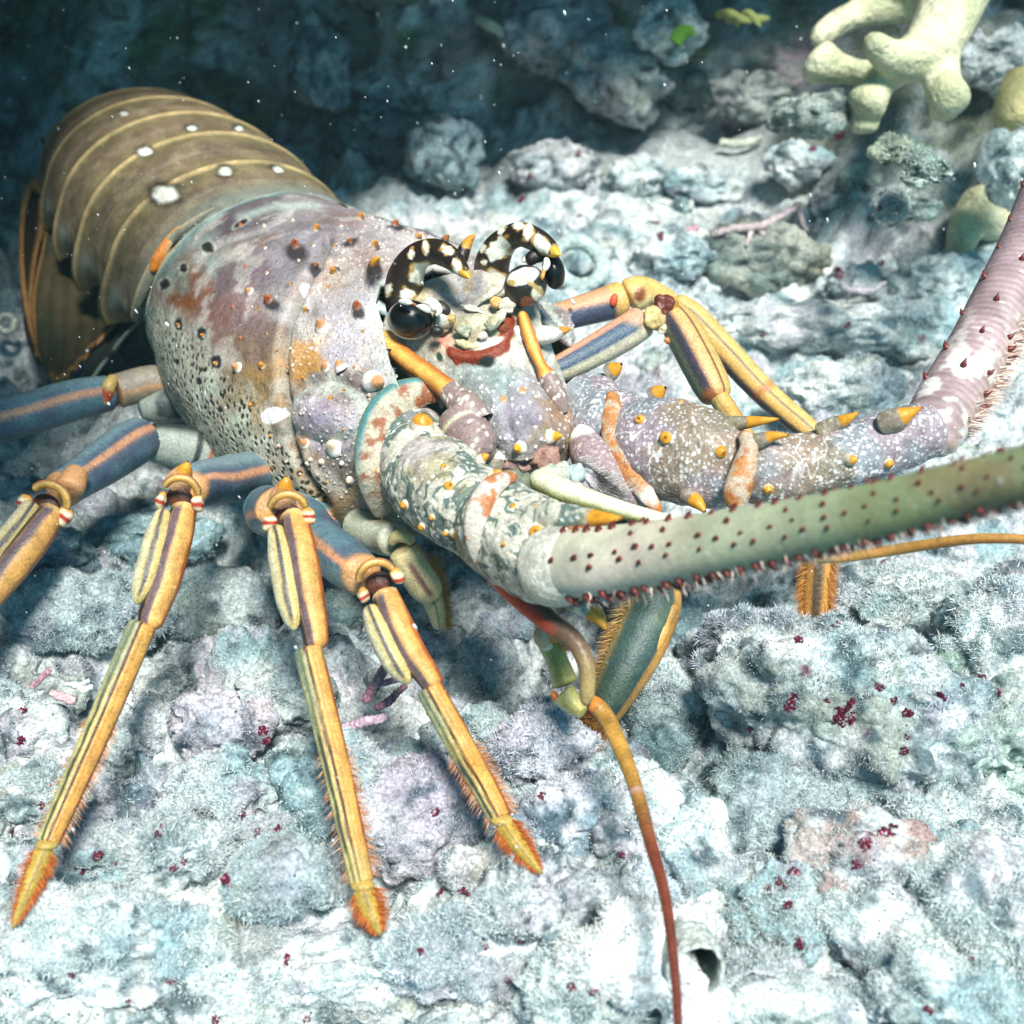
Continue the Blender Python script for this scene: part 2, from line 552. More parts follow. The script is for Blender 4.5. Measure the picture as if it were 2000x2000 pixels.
G_ = (.88, .92, .92); T_ = (.74, .80, .82); L_ = (.95, .89, .96); W_ = (1.06, 1.06, 1.04)
stone(1665, 1395, 270, 165, 'broad pale boulder speckled with dark red algae on the right', ang=-14, sub=6, zc=.12, seed=3, tint=(1.0, .98, .98))
stone(1880, 1440, 170, 150, 'shaggy grey green rock at the right edge below the speckled boulder', tint=(.8, .88, .78), seed=8, sub=6)
stone(1960, 1270, 120, 130, 'white lumpy rock at the right edge under the orange whip', tint=W_, seed=13)
stone(1295, 1395, 95, 100, 'round smooth teal stone right of the thin brown feeler', tint=G_, seed=15, rough=.6)
stone(1500, 1600, 150, 115, 'teal shaded lump below the speckled boulder', tint=T_, seed=17)  # its teal shade is put into the tint
stone(1690, 1690, 150, 105, 'rust red encrusted rock with dark red tufts', ang=-12, seed=19, zc=.10, extra=redcrust, fz=.35)
stone(1255, 1600, 100, 95, 'rounded white stone just right of the brown feeler', seed=21, tint=W_)
stone(1330, 1660, 95, 130, 'tall pale cone-like lump between the feeler and the rust red rock', ang=20, seed=22)
stone(1530, 1800, 120, 110, 'white pointed rock below the rust red rock', seed=23, tint=W_)
stone(1730, 1830, 150, 85, 'pale wedge of rubble right of the white pointed rock', seed=24, ang=-20, tint=W_)
stone(1930, 1760, 150, 120, 'bright white sloping slab at the lower right edge', seed=25, tint=W_, rough=.7)
stone(1880, 1960, 190, 90, 'low white rubble bank in the bottom right corner', seed=26, tint=W_)
stone(1520, 1960, 200, 90, 'white rubble bank on the bottom edge right of the feeler', seed=27, tint=W_)
stone(1110, 1940, 110, 100, 'white lump on the bottom edge left of the coral chunk', seed=28, tint=W_)
stone(190, 1850, 230, 105, 'large domed fuzzy rock in the bottom left corner', seed=29, sub=6, tint=(.95, .95, .95))
stone(620, 1900, 290, 100, 'long flat fuzzy rock on the bottom edge below the middle foot', seed=30, sub=6, tint=(.95, .96, .96))
stone(70, 1960, 160, 70, 'pale rock cut by the bottom left corner', seed=31, tint=W_)
stone(880, 1860, 125, 80, 'grey lump between the two middle feet', seed=32, tint=(.95, .98, 1))
stone(440, 1560, 115, 85, 'fuzzy dome-shaped stone left of the middle leg', seed=33, tint=(1, 1, 1))
stone(340, 1660, 90, 80, 'small stone dotted with red algae between the left legs', seed=34, tint=(1, 1, 1))
stone(215, 1650, 120, 70, 'low stone with red dots beside the left foot', seed=35, tint=G_)
stone(540, 1720, 110, 75, 'shaded stone left of the middle foot', seed=36, tint=T_)  # shade painted in through the darker tint
stone(640, 1560, 110, 130, 'upright fuzzy stone behind the middle leg', seed=37, tint=G_)
stone(800, 1590, 150, 110, 'broad lilac grey stone between the two yellow front legs', seed=38, tint=L_)
stone(1060, 1460, 90, 78, 'lilac fuzzy lump right of the third leg', seed=39, tint=L_)
stone(1120, 1600, 110, 85, 'lilac grey stone left of the brown feeler', seed=40, tint=L_)
stone(430, 1425, 95, 70, 'pinkish crusted lump between the left and middle legs', seed=41, tint=(.95, .82, .90))
stone(225, 1460, 70, 60, 'small grey stone behind the left leg', seed=42, tint=G_)
stone(60, 1440, 80, 80, 'pale stone at the left edge above the left foot', seed=43, tint=(1, 1, 1))
stone(70, 1560, 90, 60, 'grey stone at the left edge beside the left foot', seed=44, tint=G_)
stone(150, 1200, 150, 85, 'grey teal rock with a dark hollow left of the left leg', seed=45, tint=T_, rough=.8)
stone(430, 1190, 125, 85, 'smooth dark teal stone between the left and middle legs', seed=46, tint=T_, rough=.5, fz=.3)
stone(300, 1060, 120, 60, 'shaded stone behind the left leg', seed=47, tint=(.5, .66, .7))  # dark tint carries the shade of the left side
stone(80, 1100, 110, 60, 'shade-tinted stone at the left edge below the folded leg', seed=48, tint=(.45, .6, .65))  # tint darkened to stand for the shade here
stone(560, 1370, 90, 70, 'grey teal stone behind the middle leg', seed=49, tint=G_)
stone(960, 1300, 60, 70, 'small pale teal stone below the antenna base', seed=50, tint=G_, rough=.6)
stone(930, 1440, 90, 60, 'grey stone behind the third leg', seed=51, tint=G_)
stone(1010, 1775, 90, 50, 'fuzzy stone under the third foot', seed=52)
stone(1480, 1270, 110, 80, 'grey speckled rock below the thick antenna', seed=53, tint=(.9, .86, .92))
stone(1760, 1180, 150, 75, 'pale fuzzy rock below the green antenna at right', seed=54, tint=W_)
# mid-ground on the right and behind
stone(1600, 640, 200, 50, 'long white ledge of rubble behind the right legs', seed=55, tint=W_, thick=80)
stone(1800, 650, 130, 60, 'white lump left of the pink antenna', seed=56, tint=W_)
stone(1640, 760, 120, 60, 'pale grey mound above the spiny right antenna base', seed=57, tint=W_)
stone(1480, 500, 120, 70, 'brown turf-covered lump behind the right knee', seed=58, tint=(.62, .60, .52))
stone(1310, 500, 75, 50, 'pale stone behind the right eye', seed=59)
stone(1370, 370, 80, 36, 'flat grey block near the sand patch', seed=60, tint=(.9, .95, .95), thick=50)
stone(1240, 350, 70, 40, 'small knobbly stone left of the flat grey block', seed=61, tint=G_)
stone(1080, 330, 85, 50, 'reddish grey rubble heap behind the horns', seed=62, tint=(.85, .8, .82))
stone(760, 275, 120, 75, 'pale teal boulder in the dark behind the carapace', seed=63, tint=(.42, .54, .56), sub=6)  # tint darkened so the boulder sinks into the shade
stone(870, 300, 70, 70, 'rounded shaded boulder beside the pale teal boulder', seed=64, tint=(.5, .62, .66))  # shade painted in by a darker tint, like its neighbour
stone(620, 130, 60, 90, 'tall pale rock on the dark wall above the tail', seed=65, tint=T_, d=7.3, ang=20)
stone(1080, 60, 110, 80, 'lilac grey boulder at the top middle of the wall', seed=66, tint=(.9, .85, .88), d=7.3)
stone(1200, 150, 110, 70, 'slanted grey rock on the wall below the top boulder', seed=67, tint=(.8, .8, .8), d=7.2, ang=-30)
stone(1310, 60, 70, 60, 'pale crusted rock at the top right of the wall', seed=68, tint=W_, d=7.0)
stone(1985, 330, 60, 75, 'bright white rock at the right edge under the finger coral', seed=69, tint=(1.3, 1.3, 1.25), d=5.55)
stone(1950, 120, 80, 60, 'pale rock at the right edge beside the finger coral', seed=70, d=6.3)
stone(1700, 560, 90, 50, 'pale teal hump in front of the purple dotted rubble', seed=71, tint=G_)
stone(1840, 560, 90, 60, 'grey hump left of the pink antenna', seed=72, tint=G_)
stone(1560, 320, 60, 40, 'small white stone by the sand below the finger coral', seed=73)
stone(1720, 480, 100, 50, 'greenish rubble hump between the twig and the coral knob', seed=74, tint=(.8, .9, .85))
DK = (.50, .55, .45)
stone(1590, 220, 80, 42, 'brownish rubble lump left of the lowest finger coral tip', seed=83, tint=(.6, .62, .55))
stone(1480, 190, 95, 50, 'grey brown rock at the foot of the wall above the sand', seed=84, tint=(.6, .62, .58))
stone(1380, 170, 90, 60, 'dim grey rock at the foot of the wall behind the grey green twig', seed=86, tint=(.6, .66, .62))
MD = (.72, .78, .70)
stone(1815, 335, 46, 30, 'small dim stone on the slope below the forked end of the finger coral', seed=91, tint=MD)
stone(1745, 300, 40, 26, 'small olive stone on the slope between two finger coral branches', seed=92, tint=(.6, .64, .5))
stone(1780, 400, 52, 30, 'grey stone on the slope just left of the coral knob', seed=93, tint=MD)
stone(1680, 350, 46, 28, 'dusty stone on the slope under the lowest finger coral tip', seed=94, tint=MD)
stone(1610, 400, 40, 24, 'low grey stone right of the pink twig end', seed=95, tint=(.85, .88, .86))
# small rubble that nothing tells apart
used = [(1665, 1395)]
for k in range(150):
    for _ in range(20):
        py = R.uniform(380, 1990); px = R.uniform(-40, 2040)
        r = R.uniform(20, 52) * (.45 + .55 * py / 1400)
        if all((px - a) ** 2 + (py - b) ** 2 > 62 ** 2 for a, b in used): break
    # keep clear of the lobster's own footprint
    if 250 < px < 900 and 380 < py < 1000: continue
    if px < 420 and py < 760: continue
    if px > 1820 and py < 560: continue
    used.append((px, py))
    sh = .6 if px < 500 and py < 1300 else 1.0
    stone(px, py, r * R.uniform(.9, 1.5), r, zc=.03, sub=4, tint=np.array([1, 1, 1]) * R.uniform(.75, 1.15) * np.array([1, R.uniform(.95, 1.03), R.uniform(.95, 1.05)]),
          fuzz=int(600 + r * r * 1.4), rough=.7)

# white coral chunk with blunt arms, and the hollow cup beside it
def remesh(o, vox, smooth=10):
    m = o.modifiers.new('join', 'REMESH'); m.mode = 'VOXEL'; m.voxel_size = vox; m.use_smooth_shade = True
    s_ = o.modifiers.new('soft', 'SMOOTH'); s_.iterations = smooth; s_.factor = .5
    dg = bpy.context.evaluated_depsgraph_get()
    me = bpy.data.meshes.new_from_object(o.evaluated_get(dg))
    o.modifiers.clear()
    mats = [m for m in o.data.materials]
    o.data = me
    if not me.materials and mats: me.materials.append(mats[0])
    return o

def branchy(name, rows_list, matl, colf, vox, parent=None, smooth=10, nz=0.0):
    A = Acc()
    for rows in rows_list:
        V, F, S, T = tube(PT(rows), 40, 24, r0=.12, r1=.12); A.add(V, F, (1, 1, 1))
    c = P(*rows_list[0][0][:3])
    o = A.build(name, parent, matl, origin=c)
    remesh(o, vox, smooth)
    me = o.data
    n = len(me.vertices)
    V = np.zeros(n * 3, np.float32); me.vertices.foreach_get('co', V); V = V.reshape(-1, 3).astype(float)
    W = V + WLOC[o.name]
    if nz:
        N = np.zeros(n * 3, np.float32); me.vertices.foreach_get('normal', N)
        W = W + N.reshape(-1, 3) * (nz * (fbm(W * 7, 3, 3) + .4 * fbm(W * 24, 3, 4)))[:, None]
        me.vertices.foreach_set('co', (W - WLOC[o.name]).astype(np.float32).ravel())
    for a in list(me.color_attributes): me.color_attributes.remove(a)
    a = me.color_attributes.new('Col', 'FLOAT_COLOR', 'POINT')
    c4 = np.ones((n, 4), np.float32); c4[:, :3] = np.clip(colf(W), 0, 1); a.data.foreach_set('color', c4.ravel())
    F = [list(p_.vertices) for p_ in me.polygons]
    F = np.array([f if len(f) == 4 else f + f[-1:] for f in F])
    me.polygons.foreach_set('use_smooth', np.full(len(me.polygons), True))
    return o, W, F

def lift(px, py, up):
    d = 3.1
    for _ in range(8):
        q = P(px, py, d); d = ground_d(py, ground_h(q[0:1], q[1:2])[0][0] + up)
    return d
dd = lift(1250, 1850, .12)
chunk, cw, cf = branchy('coral_chunk', [
    [(1170, 1775, dd + .02, 28), (1215, 1800, dd, 45), (1270, 1860, dd - .03, 75), (1300, 1960, dd - .08, 95)],
    [(1270, 1860, dd - .03, 60), (1340, 1810, dd, 42), (1395, 1790, dd + .03, 34)],
    [(1250, 1880, dd - .05, 60), (1150, 1880, dd - .02, 62), (1110, 1900, dd, 40)],
    [(1300, 1960, dd - .08, 90), (1420, 2010, dd - .1, 70)]], M_rock, lambda W: rock_col(W, 2, (1.35, 1.32, 1.28)) * .4 + .46, .012, nz=.02, smooth=6)
tag(chunk, 'bright white knobbly coral chunk with blunt arms behind the feeler tip', 'coral')
turf(cw, cf, 7000, chunk, .011, (.8, .8, .78), (.6, .62, .6))
STONES.append((cw, cf, chunk))
def cup():
    c = P(1352, 1888, lift(1350, 1892, .20)); s = 3.05 / FPX
    axd = np.array([.05, -.95, .50]); axd /= np.linalg.norm(axd)
    pts = []
    for h, r in ((-.16, 40), (-.08, 56), (.0, 58), (.035, 55), (.03, 47), (-.03, 42), (-.12, 36), (-.14, 2)):
        pts.append(np.r_[c + axd * h, r * s])
    pts = np.array(pts)
    th = np.arange(48) / 48 * 2 * math.pi
    u = np.cross(axd, [0, 0, 1]); u /= np.linalg.norm(u); v = np.cross(axd, u)
    q = catmull(pts, 80)
    V = q[:, None, :3] + q[:, None, 3:4] * (np.cos(th)[None, :, None] * u + np.sin(th)[None, :, None] * v)
    V = V.reshape(-1, 3) + (fbm(V.reshape(-1, 3) * 14, 3, 4) * .008)[:, None]
    ins = np.repeat(np.linspace(0, 1, 80), 48)
    col = lerp(np.broadcast_to(np.array([.5, .54, .5]), V.shape), [.035, .06, .05], sm(.5, .7, ins))  # inside coloured dark for the shade in the hole
    o = mk('hollow_cup', V, gridF(80, 48, True), None, M_rock, col, origin=c)
    tag(o, 'dark round hollow tube opening right of the white coral chunk', 'coral tube')
cup()

# a ring of worn coral behind the right eye, a small ring at the left edge
def torus(name, c, R_, r, nrm, col, label, cat):
    nrm = np.asarray(nrm, float); nrm /= np.linalg.norm(nrm)
    u = np.cross(nrm, [0, 0, 1.0]); u /= np.linalg.norm(u); v = np.cross(nrm, u)
    a = np.arange(64) / 64 * 2 * math.pi; b = np.arange(24) / 24 * 2 * math.pi
    rad = np.cos(a)[:, None] * u + np.sin(a)[:, None] * v
    V = c + rad[:, None] * (R_ + r * np.cos(b))[None, :, None] + (r * np.sin(b))[None, :, None] * nrm
    V = V.reshape(-1, 3); V = V + vnormals(V, np.concatenate([gridF(64, 24, True)])) * (fbm(V * 9, 3, 2) * r * .35)[:, None]
    F = gridF(64, 24, True); F = np.concatenate([F, np.stack([63 * 24 + np.arange(24), 63 * 24 + (np.arange(24) + 1) % 24, (np.arange(24) + 1) % 24, np.arange(24)], -1)])
    o = mk(name, V, F, None, M_rock, col, origin=c); tag(o, label, cat); return o
d0 = ground_d(515, .05)
torus('coral_ring', P(1130, 515, d0), 48 * d0 / FPX, 15 * d0 / FPX, (.2, -.5, .8), (.42, .52, .50), 'worn ring of dead coral lying behind the right eye', 'coral')
d0 = ground_d(632, -.1)
torus('shell_ring', P(12, 632, d0), 16 * d0 / FPX, 6 * d0 / FPX, (.2, -.8, .5), (.65, .66, .55), 'small pale shell ring at the left edge below the tail fan', 'shell')

# finger coral (upper right) and its knobs
cc_ = lambda W: lerp(np.broadcast_to(np.array([.66, .64, .44]), W.shape), [.50, .52, .32], sm(-.3, .5, fbm(W * 3, 3, 9)))
D = 5.75
coral, _, _ = branchy('finger_coral', [
    [(1900, -90, D + .15, 70), (1862, 0, D, 63), (1822, 84, D - .1, 56), (1776, 116, D - .18, 44), (1738, 112, D - .26, 35), (1714, 92, D - .32, 31), (1694, 66, D - .36, 39)],
    [(1766, 122, D - .15, 42), (1722, 160, D - .12, 31), (1690, 206, D - .15, 42), (1680, 220, D - .15, 41)], [(1690, 210, D - .1, 30), (1688, 262, D - .08, 28)],
    [(1722, 150, D - .08, 28), (1668, 140, D + .02, 26), (1632, 132, D + .04, 32), (1596, 118, D + .0, 44), (1580, 108, D, 39)],
    [(1828, 84, D - .05, 51), (1838, 130, D - .1, 36), (1843, 170, D - .15, 38), (1866, 208, D - .24, 42)],
    [(1840, 150, D - .08, 32), (1846, 238, D - .02, 29)],
    [(1870, 0, D + .45, 42), (1770, 14, D + .6, 30), (1670, 30, D + .62, 27), (1618, 58, D + .6, 26), (1590, 88, D + .56, 22)],
    [(1870, -10, D + .4, 42), (1760, -36, D + .55, 39), (1640, -46, D + .6, 35)]], M_coral, cc_, .016, smooth=14)
tag(coral, 'pale yellow green finger coral with blunt knobbed branches at the upper right', 'coral')
def lift(px, py, up, d=4.6):
    for _ in range(10):
        q = P(px, py, d); d = .5 * d + .5 * ground_d(py, ground_h(q[0:1], q[1:2])[0][0] + up)
    return d
dk = lift(1890, 440, .16)
knob, _, _ = branchy('knob_coral', [
    [(1960, 440, dk + .05, 44), (1925, 415, dk, 48), (1896, 405, dk - .06, 48)], [(1896, 410, dk, 36), (1880, 466, dk, 32), (1872, 500, dk + .04, 22)]], M_coral, cc_, .016, smooth=12)
tag(knob, 'round yellow green coral knob left of the pink antenna', 'coral')
lobe, _, _ = branchy('coral_lobe', [[(2000, 150, 5.9, 40), (1990, 210, 5.8, 48), (1985, 260, 5.8, 40)], [(2030, 230, 5.9, 50), (2040, 300, 5.9, 40)]], M_coral,
                     lambda W: cc_(W) * [.95, .85, .6], .02, smooth=12)
tag(lobe, 'dull yellow coral lobe cut by the right edge below the finger coral', 'coral')

# twigs and branches of dead coral
def twig(rows_list, col, label, name='coral_twig', cat='coral twig'):
    A = Acc()
    for rows in rows_list:
        V, F, S, T = tube(PT(rows), 50, 12, r0=.05, r1=.08, prof=lambda s, t: 1 + .18 * np.sin(s * 37 + t) * np.sin(s * 23))
        V = V + (fbm(V * 20, 2, 3) * .004)[:, None]
        A.add(V, F, col)
    c = P(*rows_list[0][0][:3])
    tag(A.build(name, None, M_rock, origin=c), label, cat)
def gd(py, z=.05): return ground_d(py, z)
twig([[(1395, 458, gd(455, .12), 7), (1440, 446, gd(446, .15), 8), (1490, 440, gd(440, .17), 8), (1530, 418, gd(418, .2), 7), (1566, 396, gd(396, .22), 6)],
      [(1470, 446, gd(446, .15), 6), (1458, 480, gd(480, .1), 4)], [(1480, 444, gd(446, .15), 6), (1502, 474, gd(480, .1), 4)],
      [(1555, 402, gd(400, .2), 6), (1566, 430, gd(430, .15), 5), (1576, 452, gd(452, .1), 4)]], (.46, .38, .39), 'pale pink branched coral twig lying behind the right legs')
twig([[(757, 1294, gd(1294, .12), 9), (738, 1330, gd(1330, .1), 10), (712, 1372, gd(1372, .08), 9)], [(735, 1335, gd(1335, .1), 7), (765, 1330, gd(1330, .1), 6), (785, 1322, gd(1322, .1), 5)],
      [(795, 1335, gd(1335, .08), 6), (760, 1368, gd(1368, .08), 8), (730, 1385, gd(1385, .06), 7)]], (.40, .20, .24), 'dull purple branched coral twig between the two front legs')
twig([[(668, 1422, gd(1422), 9), (715, 1408, gd(1408, .08), 10), (757, 1400, gd(1400, .08), 9)]], (.50, .36, .44), 'lilac finger of coral lying beside the middle leg')
twig([[(60, 1345, gd(1345), 6), (100, 1305, gd(1305, .08), 7)]], (.45, .26, .32), 'short pinkish coral stick near the left edge')
twig([[(130, 1334, gd(1334), 5), (160, 1345, gd(1345, .1), 7), (182, 1342, gd(1342, .08), 6)], [(150, 1342, gd(1342), 6), (176, 1328, gd(1328), 4)]], (.75, .78, .74), 'white forked coral splinter near the left leg')
twig([[(100, 1352, gd(1352), 8), (148, 1372, gd(1372), 9)]], (.50, .34, .36), 'pinkish coral finger below the white splinter')
twig([[(1248, 375, gd(375, .2), 6), (1258, 352, gd(352, .28), 8), (1264, 342, gd(342, .3), 6)]], (.75, .78, .74), 'small upright white stub near the flat grey block')
twig([[(1316, 464, gd(464, .12), 6), (1340, 454, gd(454, .13), 7), (1364, 444, gd(444, .14), 6)]], (.55, .28, .36), 'small rose coral stick behind the right eye')
twig([[(1638, 555, gd(555, .12), 7), (1660, 567, gd(567, .12), 8), (1700, 568, gd(568, .12), 6), (1730, 552, gd(552, .12), 5)]], (.42, .38, .40), 'thin grey twig curling beside the teal hump')
twig([[(1405, 278, 7.2, 8), (1450, 282, 7.15, 9), (1490, 268, 7.15, 7)]], (.42, .46, .38), 'curved grey green twig above the sand patch')

# bright green algae fronds on the wall
def frond(rows_list, col, label):
    A = Acc()
    for rows in rows_list:
        V, F, S, T = tube(PT(rows), 24, 10, r1=.2, flat=.35); A.add(V, F, col)
    tag(A.build('green_alga', None, M_soft, origin=P(*rows_list[0][0][:3])), label, 'alga')
frond([[(1318, 84, 6.7, 14), (1330, 66, 6.7, 16), (1346, 62, 6.7, 12), (1356, 70, 6.7, 8)]], (.08, .22, .02), 'bright green curled alga frond on the wall at the top')
frond([[(1400 + 18 * i, 30 + 9 * (i % 3), 6.7, 7), (1425 + 18 * i, 26 + 10 * (i % 2), 6.6, 8), (1450 + 18 * i, 36 + 8 * (i % 3), 6.6, 5)] for i in range(4)], (.22, .26, .08), 'fringe of olive algae ribbons left of the finger coral')
frond([[(930, 36, 7.1, 8), (950, 46, 7.05, 11), (972, 58, 7.05, 10), (982, 72, 7.05, 7)]], (.55, .55, .42), 'pale ruffled alga blade on the dark wall above the horns')

# ------------------------------------------------------------------ the lobster
LOB = empty('spiny_lobster', (-.55, 3.9, 0.0))
tag(LOB, 'spiny lobster with spotted shell, yellow striped legs and thick spiny antennae standing on rubble', 'lobster')

def sections(st, s, T):
    """st rows (x,y,z,heading,w,h); s, T arrays -> points"""
    st = np.asarray(st, float)
    q = catmull(st, np.clip(s.ravel(), 0, 1)) if False else None
    k = len(st)
    d = catmull(st, 400)
    u = np.linspace(0, 1, 400)
    g = [np.interp(s, u, d[:, c]) for c in range(6)]
    a = np.radians(g[3])
    lx, ly = -np.sin(a), -np.cos(a)
    c, sn = np.cos(T), np.sin(T)
    return np.stack([g[0] - c * g[4] * lx, g[1] - c * g[4] * ly, g[2] + sn * g[5]], -1)

CAR = [(-1.02, 4.60, .36, 52, .53, .42), (-.80, 4.25, .37, 52, .60, .48), (-.52, 3.90, .39, 52, .63, .53), (-.27, 3.58, .42, 52, .58, .50), (-.07, 3.33, .45, 52, .45, .44)]

def carapace():
    nu, nv = 520, 640
    t = np.radians(np.linspace(-22, 202, nv))
    td = np.degrees(t); ta = np.where(td < 90, 180 - td, td)
    smax = np.interp(ta, [90, 100, 106, 112, 121, 130, 143, 160, 188, 215], [.69, .67, .71, .785, .87, .96, .965, .97, .97, .97])
    u = np.linspace(0, 1, nu)
    S = u[:, None] * smax[None]; T = np.broadcast_to(t[None], S.shape)
    V = sections(CAR, S, T).reshape(-1, 3)
    F = gridF(nu, nv)[:, ::-1]
    N = vnormals(V, F)
    if (N[:, 2] * (V[:, 2] - .4)).sum() < 0: N = -N; F = F[:, ::-1]
    q = proj(V)[:, :2]
    # the far side repeats the near side's relief and pattern
    ix = np.arange(nu * nv).reshape(nu, nv)
    mirror = ix.copy()
    j = np.arange(nv); mj = nv - 1 - j
    far = td < 62
    mirror[:, far] = ix[:, mj[far]]
    q = q[mirror.ravel()]
    Vm = V[mirror.ravel()]
    groove = [(640, 470), (622, 515), (600, 545), (580, 590), (562, 635), (553, 690), (553, 750), (558, 810), (566, 857), (590, 919), (640, 985)]
    gd_, _ = poly_dist(q, groove)
    disp = -.030 * np.exp(-(gd_ / 8.0) ** 2) + .006 * np.exp(-((gd_ - 18) / 12) ** 2)
    rim, _ = poly_dist(q, [(470, 425), (543, 402), (620, 402)])
    g2, _ = poly_dist(q, [(392, 500), (440, 470), (520, 445), (570, 415)])
    disp += -.012 * np.exp(-(g2 / 7) ** 2)
    g3, _ = poly_dist(q, [(640, 520), (700, 470), (760, 455)]); disp += .012 * np.exp(-(g3 / 9) ** 2)
    hump = ((q - [642, 806]) / [70, 52]); hr = np.sqrt((hump ** 2).sum(1))
    disp += .045 * np.exp(-(hr / .8) ** 2) - .015 * np.exp(-((hr - 1.15) / .18) ** 2)
    # pits low on the flank, grains on the front half
    low = sm(-25, 30, poly_dist(q, [(300, 560), (350, 640), (430, 720), (520, 800), (560, 880), (620, 960)])[1] * 0 + (q[:, 1] - np.interp(q[:, 0], [280, 350, 430, 500, 560, 640, 720], [560, 640, 705, 790, 870, 930, 985])) )
    low = low * (q[:, 0] < 640)
    dW, iW = worley(Vm * 42 + fbm(Vm * 5, 2, 3)[:, None] * .5, 2, .7)
    pit = sm(.43, .33, dW) * low
    front = sm(-6, 30, q[:, 0] - np.interp(q[:, 1], [400, 515, 590, 690, 860, 920, 1000], [690, 622, 590, 555, 566, 590, 650]))
    dG, iG = worley(Vm * 62, 5)
    grain = sm(.38, .12, dG) * (iG > .45)
    disp += -.003 * pit + .006 * grain * front
    disp += .006 * fbm(Vm * 9, 3, 4)
    # colours
    k = [(560, 430, .30, .28, .31), (470, 440, .16, .14, .17), (500, 420, .17, .15, .17), (420, 500, .34, .42, .43), (660, 440, .30, .27, .31), (760, 450, .42, .40, .43), (860, 480, .45, .42, .43),
         (600, 480, .33, .32, .37), (540, 520, .30, .29, .34), (500, 520, .25, .21, .25), (440, 540, .21, .17, .19), (390, 560, .24, .13, .10), (360, 590, .28, .13, .07), (420, 610, .26, .17, .16), (470, 620, .28, .21, .23),
         (520, 640, .26, .21, .21), (450, 680, .26, .19, .15), (500, 690, .30, .23, .19), (560, 590, .38, .38, .41), (340, 540, .26, .32, .31), (330, 620, .40, .44, .40), (320, 700, .36, .42, .38),
         (400, 770, .46, .51, .46), (370, 830, .40, .46, .42), (460, 840, .45, .50, .44), (520, 930, .42, .47, .42), (500, 760, .40, .36, .26), (530, 740, .36, .27, .17), (505, 735, .40, .27, .14), (520, 780, .36, .26, .14), (545, 850, .22, .24, .21),
         (600, 640, .35, .33, .34), (600, 690, .48, .29, .12), (592, 720, .46, .28, .13), (578, 700, .46, .30, .18), (650, 600, .40, .38, .42), (690, 640, .44, .43, .49), (670, 690, .40, .39, .45), (720, 690, .47, .47, .50), (740, 620, .62, .64, .64), (735, 570, .50, .50, .52), (700, 540, .44, .40, .40), (660, 540, .42, .35, .31),
         (720, 510, .36, .31, .31), (700, 580, .42, .42, .47), (620, 745, .22, .22, .23), (690, 760, .21, .22, .25), (650, 765, .40, .48, .45), (620, 790, .46, .44, .50), (650, 815, .36, .32, .46), (690, 830, .48, .46, .54), (600, 840, .38, .34, .42), (640, 870, .30, .28, .33),
         (580, 880, .38, .22, .09), (600, 925, .40, .28, .16), (660, 930, .26, .23, .20), (690, 960, .36, .28, .18), (640, 980, .45, .33, .19), (570, 960, .48, .46, .38), (620, 1000, .48, .45, .37), (700, 890, .18, .19, .20), (760, 740, .42, .45, .48)]
    col = paint(q, k, power=3.6, warp=24, scale=.022)
    g_ = col.mean(1)[:, None]; col = np.clip(g_ + (col - g_) * 1.25, .01, 1); col = col * (.55 + 1.25 * g_)
    col = lerp(col, [.34, .15, .06], sm(.12, .5, fbm(Vm * 4.5, 4, 51)) * .25)
    col = lerp(col, [.60, .60, .60], sm(.05, .5, fbm(Vm * 7, 4, 52)) * .5)
    col = lerp(col, [.62, .66, .56], low * .55 * sm(-.5, .1, fbm(Vm * 5, 3, 53)))
    col = lerp(col, [.20, .22, .20], np.exp(-(gd_ / 5.0) ** 2) * .85)
    col = lerp(col, [.56, .60, .58], np.exp(-((gd_ - 14) / 7.0) ** 2) * .35 * sm(.0, .4, fbm(Vm * 8, 2, 8)))
    col = lerp(col, [.48, .60, .60], np.exp(-(rim / 9) ** 2) * .7)
    # rear rim: teal line and black scallops
    tt = np.repeat(u[:, None], nv, 1).ravel()
    col = lerp(col, [.16, .34, .36], sm(.05, .025, tt) * .8)
    col = lerp(col, [.50, .56, .54], sm(.02, .008, tt) * .8)
    col = lerp(col, [.54, .56, .58], np.exp(-((g2 - 0) / 8) ** 2) * .5)
    col = lerp(col, [.50, .60, .58], np.exp(-((hr - 1.0) / .13) ** 2) * .75)
    col = lerp(col, [.022, .020, .016], pit * .97)
    col = lerp(col, [.80, .81, .82], grain * front * .6)
    d4, i4 = worley(Vm * 75, 6); col = lerp(col, col * .35, sm(.36, .18, d4) * (i4 > .5) * .7)
    col = col * np.array([.90, .85, .78]) * (1 + .32 * fbm(Vm * 6, 4, 31))[:, None]
    d2, i2 = worley(Vm * 26, 8)
    col = lerp(col, [.80, .82, .84], sm(.16, .08, d2) * (i2 > .6) * .6)
    for x, y, rx, ry, a in ((404, 481, 14, 11, -20), (358, 523, 10, 11, 0), (323, 556, 15, 12, -40), (345, 706, 6, 9, -20), (389, 744, 8, 10, -35), (429, 800, 7, 9, -35), (348, 633, 11, 16, -10), (396, 652, 13, 16, -15), (421, 706, 13, 17, -15), (470, 437, 20, 6, -28)):
        col = blob(col, q, (x, y), rx * 1.05, ry * 1.05, a, (.42, .44, .38), .3, .3)
        col = blob(col, q, (x, y), rx * .78, ry * .78, a, (.025, .022, .022), .3, .3)
    for x, y, rx, ry, a in ((578, 492, 24, 17, 20), (730, 538, 17, 30, 10), (700, 612, 14, 13, 0), (532, 596, 16, 12, 20), (684, 478, 16, 9, -20), (615, 520, 14, 9, -20), (775, 445, 18, 8, 0)):
        col = blob(col, q, (x, y), rx, ry, a, (.04, .035, .04), .4)  # black bases of dark spines, and painted shadows below other spines
